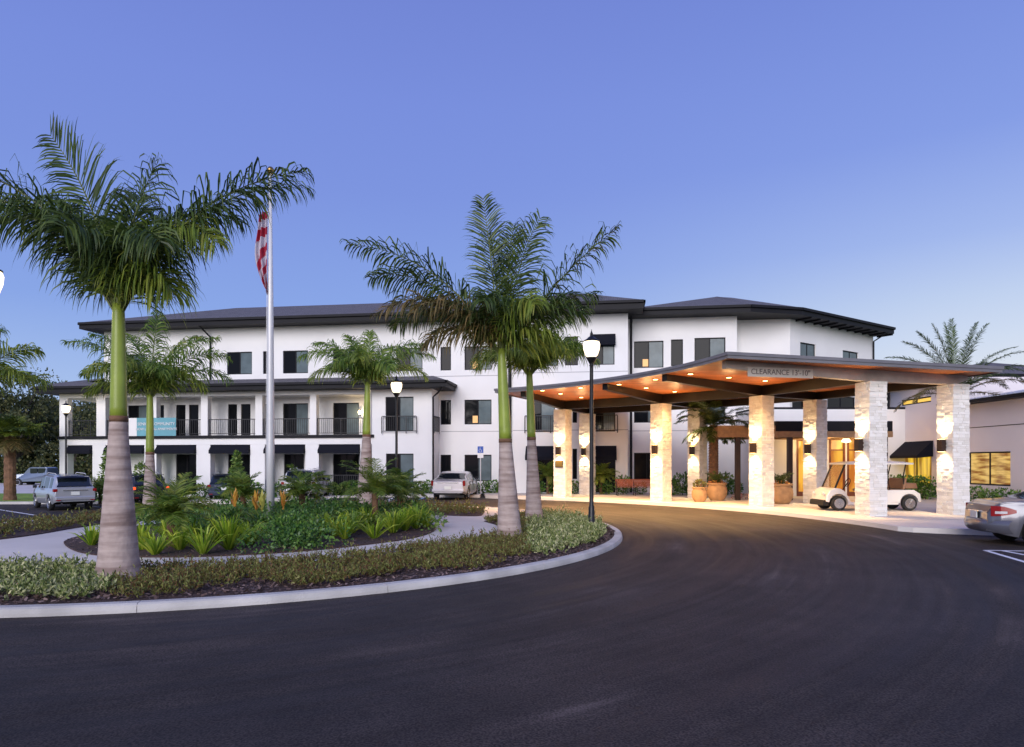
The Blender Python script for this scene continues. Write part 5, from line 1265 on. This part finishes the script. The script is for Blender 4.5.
suv = dict(L=4.6, W=1.80, wr=.34, wx=[.95, 3.62], zb=.30, bot=[(0, .42), (.4, .30), (4.2, .28), (4.6, .36)], xs=refine([0], .03, .4) + refine([4.2], .04, .4),
           belt=[(0, 1.02), (.3, 1.04), (3.2, 1.0), (4.2, .90), (4.5, .78), (4.6, .62)], roof=[(0, 1.03), (.10, 1.10), (.42, 1.58), (.8, 1.64), (2.2, 1.68), (2.7, 1.62), (3.45, 1.02), (4.2, .92), (4.5, .80), (4.6, .64)],
           plan=[(0, .90), (.15, .97), (.6, 1), (3.6, 1), (4.3, .92), (4.6, .72)], glass=(.55, 3.25), pillars=[(1.05, 1.15), (2.05, 2.15), (2.95, 3.0)], rw=(.08, .44), fw=(2.65, 3.5),
           tail=[(-.005, .20, .70, .872, .88, 1.02)], plate=(-.015, .80), bumper=(-.05, .48, .66))
def suv_extra(t, Wd):
    for s_ in (-1, 1):
        MB().tube([(.75, s_ * .60, 1.66), (.85, s_ * .60, 1.71), (2.3, s_ * .60, 1.74), (2.5, s_ * .60, 1.68)], .018, 6).build('roof_rail', M['metal'], t)
        MB().box(2.9, 3.06, s_ * (Wd + .10) - .08, s_ * (Wd + .10) + .08, 1.0, 1.14).build('mirror', M['carglass'], t, bevel=.03)
        MB().box(-.07, -.045, min(s_ * .6, s_ * .78), max(s_ * .6, s_ * .78), .47, .51).build('reflector', M['redlens'], t)
        MB().tube([(.25, s_ * .55, .34), (-.02, s_ * .55, .34)], .035, 8).build('exhaust', M['chrome'], t)
    MB().box(.06, .32, -.62, .62, 1.60, 1.63).build('spoiler', M['carglass'], t, bevel=.01)
    MB().box(-.035, .02, -.5, .5, .925, .96).build('trim_strip', M['chrome'], t)
    for x in (1.08, 2.08, 3.0): MB().box(x, x + .008, -Wd - .002, -Wd * .97, .5, .98).build('door_gap', M['arch'], t)
silver = paint('silver paint', (.44, .46, .50), .45); darkp = paint('black paint', (.02, .022, .028), .3); bluep = paint('dark blue paint', (.025, .04, .075), .4); whitep = paint('white paint car', (.72, .72, .72), 0); greyp = paint('grey blue paint', (.16, .20, .26)); pearl = paint('pale silver paint', (.58, .56, .60)); mercp = paint('steel silver paint', (.13, .13, .155), .3)
hd = lambda gm: math.atan2(math.cos(R(gm)), math.sin(R(gm)))       # heading with gamma measured from +Y towards +X
def place(xp, yp, gm, spec, side=-1):
    """ground pixel of a rear corner -> location of rear centre; side=-1: left rear corner"""
    Hh_ = 2.2
    for _ in range(20):
        Y = F * Hh_ / (yp - HY); X = px(xp, Y); Hh_ = EYE - g(X, Y)
    h = hd(gm); l = Vector((-math.sin(h), math.cos(h)))      # left of heading
    c = Vector((X, Y)) - l * (spec['W'] / 2) * (1 if side == -1 else -1)
    return (c.x, c.y, g(c.x, c.y)), h
loc, h = place(52, 511.5, -46, suv); car('parked_suv', 'silver SUV seen from behind in the left parking bay', loc, h, silver, suv, 'parked cars', cat='car', extras=suv_extra, sc=.97)
loc, h = place(131, 508, -46, suv); car('parked_suv', 'black SUV with glowing tail lights half hidden behind the tallest palm', loc, h, darkp, suv, 'parked cars', 'redlit', extras=suv_extra, sc=.97)
wag = dict(suv); wag['roof'] = [(x, min(z, 1.62) if z > 1.2 else z) for x, z in suv['roof']]
loc, h = place(206, 503, -14, wag); car('parked_wagon', 'dark blue wagon with roof rails behind the small palms', loc, h, bluep, wag, 'parked cars', extras=suv_extra, sc=.95)
loc, h = place(279, 502.5, -4, suv); car('parked_suv', 'white SUV behind the flagpole, partly hidden by palms', loc, h, whitep, suv, 'parked cars', extras=suv_extra, sc=.92)
sed = dict(L=4.85, W=1.84, wr=.33, wx=[1.0, 3.85], zb=.26, bot=[(0, .36), (.4, .26), (4.4, .25), (4.85, .32)], xs=refine([0], .03, .35) + refine([4.45], .04, .4),
           belt=[(0, .92), (.2, .98), (1.0, .97), (3.3, .93), (4.3, .82), (4.75, .70), (4.85, .56)], roof=[(0, .93), (.18, 1.0), (.62, 1.03), (1.45, 1.36), (2.1, 1.44), (2.7, 1.42), (3.65, .95), (4.3, .84), (4.75, .72), (4.85, .58)],
           plan=[(0, .84), (.15, .93), (.7, 1), (3.8, 1), (4.5, .92), (4.85, .70)], glass=(.95, 3.45), pillars=[(1.25, 1.35), (2.2, 2.3), (3.3, 3.35)], rw=(.68, 1.45), fw=(2.75, 3.7),
           tail=[(-.012, .25, .76, .862, .72, .98)], plate=(-.055, .62), bumper=(-.045, .40, .56))
def sed_extra(t, Wd):
    MB().box(-.03, .02, -.55, .55, .86, .885).build('trim_strip', M['chrome'], t)
    MB().box(-.05, .0, -.6, .6, .27, .36).build('diffuser', M['arch'], t)
    for s_ in (-1, 1):
        MB().box(3.05, 3.2, s_ * (Wd + .09) - .08, s_ * (Wd + .09) + .08, .93, 1.05).build('mirror', M['carglass'], t, bevel=.03)
        MB().tube([(.25, s_ * .55, .30), (-.03, s_ * .55, .30)], .035, 8).build('exhaust', M['chrome'], t)
        for x in (1.35, 2.3, 3.4): MB().box(x, x + .008, min(s_ * Wd * .97, s_ * (Wd + .002)), max(s_ * Wd * .97, s_ * (Wd + .002)), .42, .94).build('door_gap', M['arch'], t)
loc, h = place(467.5, 500.3, 6, sed, 1); car('parked_sedan', 'pale silver sedan parked facing the building beside the accessible bay', loc, h, pearl, sed, 'parked cars', extras=sed_extra, sc=.92)
# coupe at the right edge
cp = dict(L=4.6, W=1.76, wr=.32, wx=[.92, 3.62], zb=.25, bot=[(0, .34), (.3, .26), (.5, .22), (4.2, .22), (4.6, .3)], xs=refine([0], .025, .45) + refine([4.2], .04, .4),
          belt=[(0, .72), (.08, .86), (.3, .94), (.9, .95), (3.1, .91), (4.1, .80), (4.5, .66), (4.6, .55)], roof=[(0, .73), (.08, .88), (.3, .965), (.75, .99), (1.55, 1.27), (2.15, 1.37), (2.6, 1.35), (3.35, .94), (4.1, .82), (4.5, .68), (4.6, .57)],
          plan=[(0, .70), (.06, .78), (.2, .88), (.5, .95), (.95, 1), (3.6, 1), (4.3, .9), (4.6, .66)], glass=(1.05, 3.2), pillars=[(1.5, 1.6), (3.05, 3.1)], rw=(.8, 1.5), fw=(2.65, 3.4), tail=[], plate=(-.04, .66))
def cp_extra(t, Wd):
    for s_ in (-1, 1):
        b = MB()          # wrap-round tail lamp: wedge along the corner
        pts = []
        for x in np.linspace(.04, .46, 12):
            w = Wd * scurve(cp['plan'], x) * 1.0 + .006; u = (x - .04) / .42
            pts.append(((x, s_ * w, .655 + .015 * u + .07 * u * u), (x, s_ * (w * .985 + .002), .875 - .08 * u + (.03 * math.sin(u * 3.14)))))
        v = [p for q in pts for p in q]; k = len(v); v += [(p[0] + .02, p[1] * .93, p[2]) for p in v]
        f = []
        for i in range(11): a = 2 * i; f += [(a, a + 2, a + 3, a + 1), (k + a, k + a + 1, k + a + 3, k + a + 2), (a + 1, a + 3, k + a + 3, k + a + 1), (a, k + a, k + a + 2, a + 2)]
        b.add(v, f).build('taillight', M['redlens'], t)
        # clear middle stripe
        b = MB(); v = []
        for x in np.linspace(.10, .30, 8):
            w = Wd * scurve(cp['plan'], x) + .012; v += [(x, s_ * w, .71 + .05 * (x - .1)), (x, s_ * w, .765 + .02 * (x - .1))]
        b.add(v, [(2 * i, 2 * i + 2, 2 * i + 3, 2 * i + 1) for i in range(7)]).build('reverse_light', M['clearlens'], t)
        MB().box(2.95, 3.08, s_ * (Wd + .08) - .08, s_ * (Wd + .08) + .08, .93, 1.04).build('mirror', mercp, t, bevel=.03)
        MB().box(1.6, 1.608, min(s_ * Wd * .97, s_ * (Wd + .002)), max(s_ * Wd * .97, s_ * (Wd + .002)), .40, .92).build('door_gap', M['arch'], t)
    # bumper wraps the corner
    b = MB(); v = []; ys = np.linspace(-1, 1, 25)
    for y in ys:
        x = -.10 + .42 * abs(y) ** 3.2
        for dx, z in ((.06, .30), (-.0, .36), (-.03, .47), (.0, .55), (.05, .575)): v.append((x + dx, y * (Wd + .015), z))
    b.add(v, [(i * 5 + j, (i + 1) * 5 + j, (i + 1) * 5 + j + 1, i * 5 + j + 1) for i in range(24) for j in range(4)]).build('bumper', mercp, t, smooth=True)
    MB().box(-.045, .02, -.28, .28, .735, .75).build('trim_strip', M['chrome'], t)
Yc = 15.7; car('parked_coupe', 'steel silver coupe entering the frame at the right edge beside the pavement', (10.42, 15.35, -.17), R(-14), mercp, cp, 'parked cars', extras=cp_extra, sc=1.0)
# pickup far left
def pickup():
    t = empty('pickup_truck', (-42.6, 66.0, -.70), R(180), 'grey-blue crew-cab pickup on the far drive behind the silver SUV', 'pickup truck', 'parked cars')
    b = MB()
    prof = [(0, .55), (0, 1.15), (1.7, 1.15), (1.72, 1.22), (1.8, 1.78), (2.0, 1.86), (3.3, 1.86), (3.55, 1.78), (4.05, 1.22), (5.2, 1.12), (5.45, 1.0), (5.5, .5), (5.0, .45)]
    n = len(prof); v = [(x, -.92 if z < 1.2 else -.78, z) for x, z in prof] + [(x, .92 if z < 1.2 else .78, z) for x, z in prof]
    b.add(v, [tuple(reversed(range(n))), tuple(range(n, 2 * n))] + [(i, (i + 1) % n, n + (i + 1) % n, n + i) for i in range(n)]); b.build('body', greyp, t, bevel=.03)
    for s_ in (-1, 1):
        for x0, x1 in ((1.95, 2.6), (2.68, 3.35)): MB().box(x0, x1, s_ * .86 - .02, s_ * .86 + .02, 1.28, 1.74).build('side_window', M['carglass'], t)
        MB().box(-.01, .05, s_ * .84 - .07, s_ * .84 + .07, .8, 1.1).build('taillight', M['redlens'], t); MB().box(5.35, 5.5, s_ * .7 - .15, s_ * .7 + .15, .82, .98).build('headlight', M['clearlens'], t)
        for c in (1.0, 4.5):
            Mx_ = Matrix.Translation((c, s_ * .84, .40)) @ Matrix.Rotation(R(90) * -s_, 4, 'X'); wo = MB().lathe([(.25, -.12), (.38, -.12), (.4, -.08), (.4, .08), (.38, .12), (.26, .12)], n=24, M=Mx_).build('wheel', M['tyre'], t); MB().lathe([(.26, .10), (.24, .125), (.05, .10)], n=20, M=Mx_).build('rim', M['rim'], wo)
    MB().box(3.6, 3.98, -.7, .7, 1.3, 1.32).build('windscreen', M['carglass'], t)
pickup()
# ------------------------------------------------------------------ golf cart, facing left
def cart():
    Yg = 23.6; t = empty('golf_cart', (px(816.5, Yg), Yg, 0), 0, 'white four-seat golf cart with canopy behind the nearest front column', 'golf cart', sc=.955)
    M['cwhite'] = mat('cart white', (.72, .70, .67), .3, coat=.5); M['tan'] = mat('tan seat', (.24, .12, .06), .55); M['acr'] = mat('acrylic windscreen', (.35, .24, .13), .08); 
    gb = M['acr'].node_tree.nodes['Principled BSDF']; gb.inputs['Alpha'].default_value = .45
    Wc = .58
    def extr(prof, y0, y1, name, m, bevel=.02):
        n = len(prof); b = MB(); v = [(x, y0, z) for x, z in prof] + [(x, y1, z) for x, z in prof]
        b.add(v, [tuple(range(n)), tuple(reversed(range(n, 2 * n)))] + [(i, n + i, n + (i + 1) % n, (i + 1) % n) for i in range(n)]); return b.build(name, m, t, bevel=bevel)
    # front cowl with wheel cut
    arc = [(.53 + .33 * math.cos(a), .27 + .33 * math.sin(a)) for a in np.linspace(R(175), R(0), 9)]
    extr([(.08, .33), (.12, .55), (.24, .74), (.40, .81), (.60, .78), (.74, .70), (.88, .48), (.97, .30)] + list(reversed(arc)), -Wc, Wc, 'front_cowl', M['cwhite'], .02)
    extr([(-.02, .18), (0, .36), (.18, .40), (.2, .18)], -Wc * .95, Wc * .95, 'front_bumper', M['arch'], .02)
    extr([(.85, .22), (.85, .32), (2.65, .32), (2.65, .22)], -Wc, Wc, 'floor', M['cwhite'], .01)
    arc = [(3.03 + .33 * math.cos(a), .27 + .33 * math.sin(a)) for a in np.linspace(R(180), R(5), 9)]
    extr([(1.75, .32), (1.70, .62), (1.9, .72), (2.5, .74), (3.2, .74), (3.42, .60), (3.45, .34)] + list(reversed(arc)), -Wc, Wc, 'rear_body', M['cwhite'], .02)
    for x in (1.55, 2.35):
        extr([(x, .66), (x, .76), (x + .5, .74), (x + .5, .64)], -Wc * .9, Wc * .9, 'seat', M['tan'], .03); extr([(x + .46, .76), (x + .56, 1.15), (x + .64, 1.15), (x + .56, .74)], -Wc * .9, Wc * .9, 'backrest', M['tan'], .03)
    extr([(2.95, .78), (2.95, .98), (3.35, .98), (3.4, .78)], -Wc * .8, Wc * .8, 'rear_basket', M['tan'], .03)
    for c in (.53, 3.03):
        for s_ in (-1, 1):
            Mx_ = Matrix.Translation((c, s_ * (Wc - .05), .265)) @ Matrix.Rotation(R(90) * -s_, 4, 'X')
            wo = MB().lathe([(.15, -.09), (.24, -.09), (.265, -.05), (.265, .05), (.245, .09), (.198, .09), (.19, .02)], n=26, M=Mx_).build('wheel', M['tyre'], t, smooth=True)
            r_ = MB(); r_.lathe([(.188, .09), (.18, .106), (.165, .05)], n=24, M=Mx_); r_.lathe([(.05, .03), (.05, .09), (.01, .1)], n=12, M=Mx_)
            for k in range(7): r_.box(.03, .172, -.024, .024, .06, .10, Mx_ @ Matrix.Rotation(2 * math.pi * k / 7, 4, 'Z'))
            r_.build('rim', M['rim'], wo)
    for s_ in (-1, 1):
        MB().tube([(.42, s_ * .50, .76), (.80, s_ * .48, 1.66)], .034, 6).build('roof_strut', M['arch'], t); MB().tube([(2.9, s_ * .50, .74), (2.85, s_ * .5, 1.2), (2.95, s_ * .48, 1.68)], .02, 6).build('roof_strut', M['arch'], t)
        MB().tube([(1.95, s_ * .55, .75), (1.95, s_ * .55, 1.0), (2.3, s_ * .55, 1.0), (2.35, s_ * .55, .75)], .015, 6).build('hip_rail', M['arch'], t)
        MB().box(.02, .08, s_ * .40 - .09, s_ * .40 + .09, .56, .66).build('headlight', M['clearlens'], t, bevel=.02)
    MB().box(-.012, .012, -.47, .47, .02, .95, Matrix.Translation((.43, 0, .76)) @ Matrix.Rotation(R(22.5), 4, 'Y')).build('windscreen', M['acr'], t)
    b = MB(); b.tube([(1.0, .25, .62), (1.25, .25, .98)], .02, 6); b.tube([(1.25 + .05 * math.cos(a), .25 + .17 * math.cos(a + 1.57), .98 + .14 * math.sin(a + 1.57)) for a in np.linspace(0, 6.28, 18)], .014, 6); b.build('steering_wheel', M['arch'], t)
    b = MB(); v = []                                 # roof: shallow crowned shell
    for x in np.linspace(.72, 3.18, 9):
        for y in np.linspace(-.62, .62, 9):
            e = max(abs(x - 1.95) / 1.23, abs(y) / .62); v.append((x, y, 1.76 - .07 * e ** 4))
    b.add(v, [(i * 9 + j, (i + 1) * 9 + j, (i + 1) * 9 + j + 1, i * 9 + j + 1) for i in range(8) for j in range(8)])
    b.box(.74, 3.16, -.60, .60, 1.64, 1.70); b.build('roof', M['cwhite'], t, smooth=False)
cart()
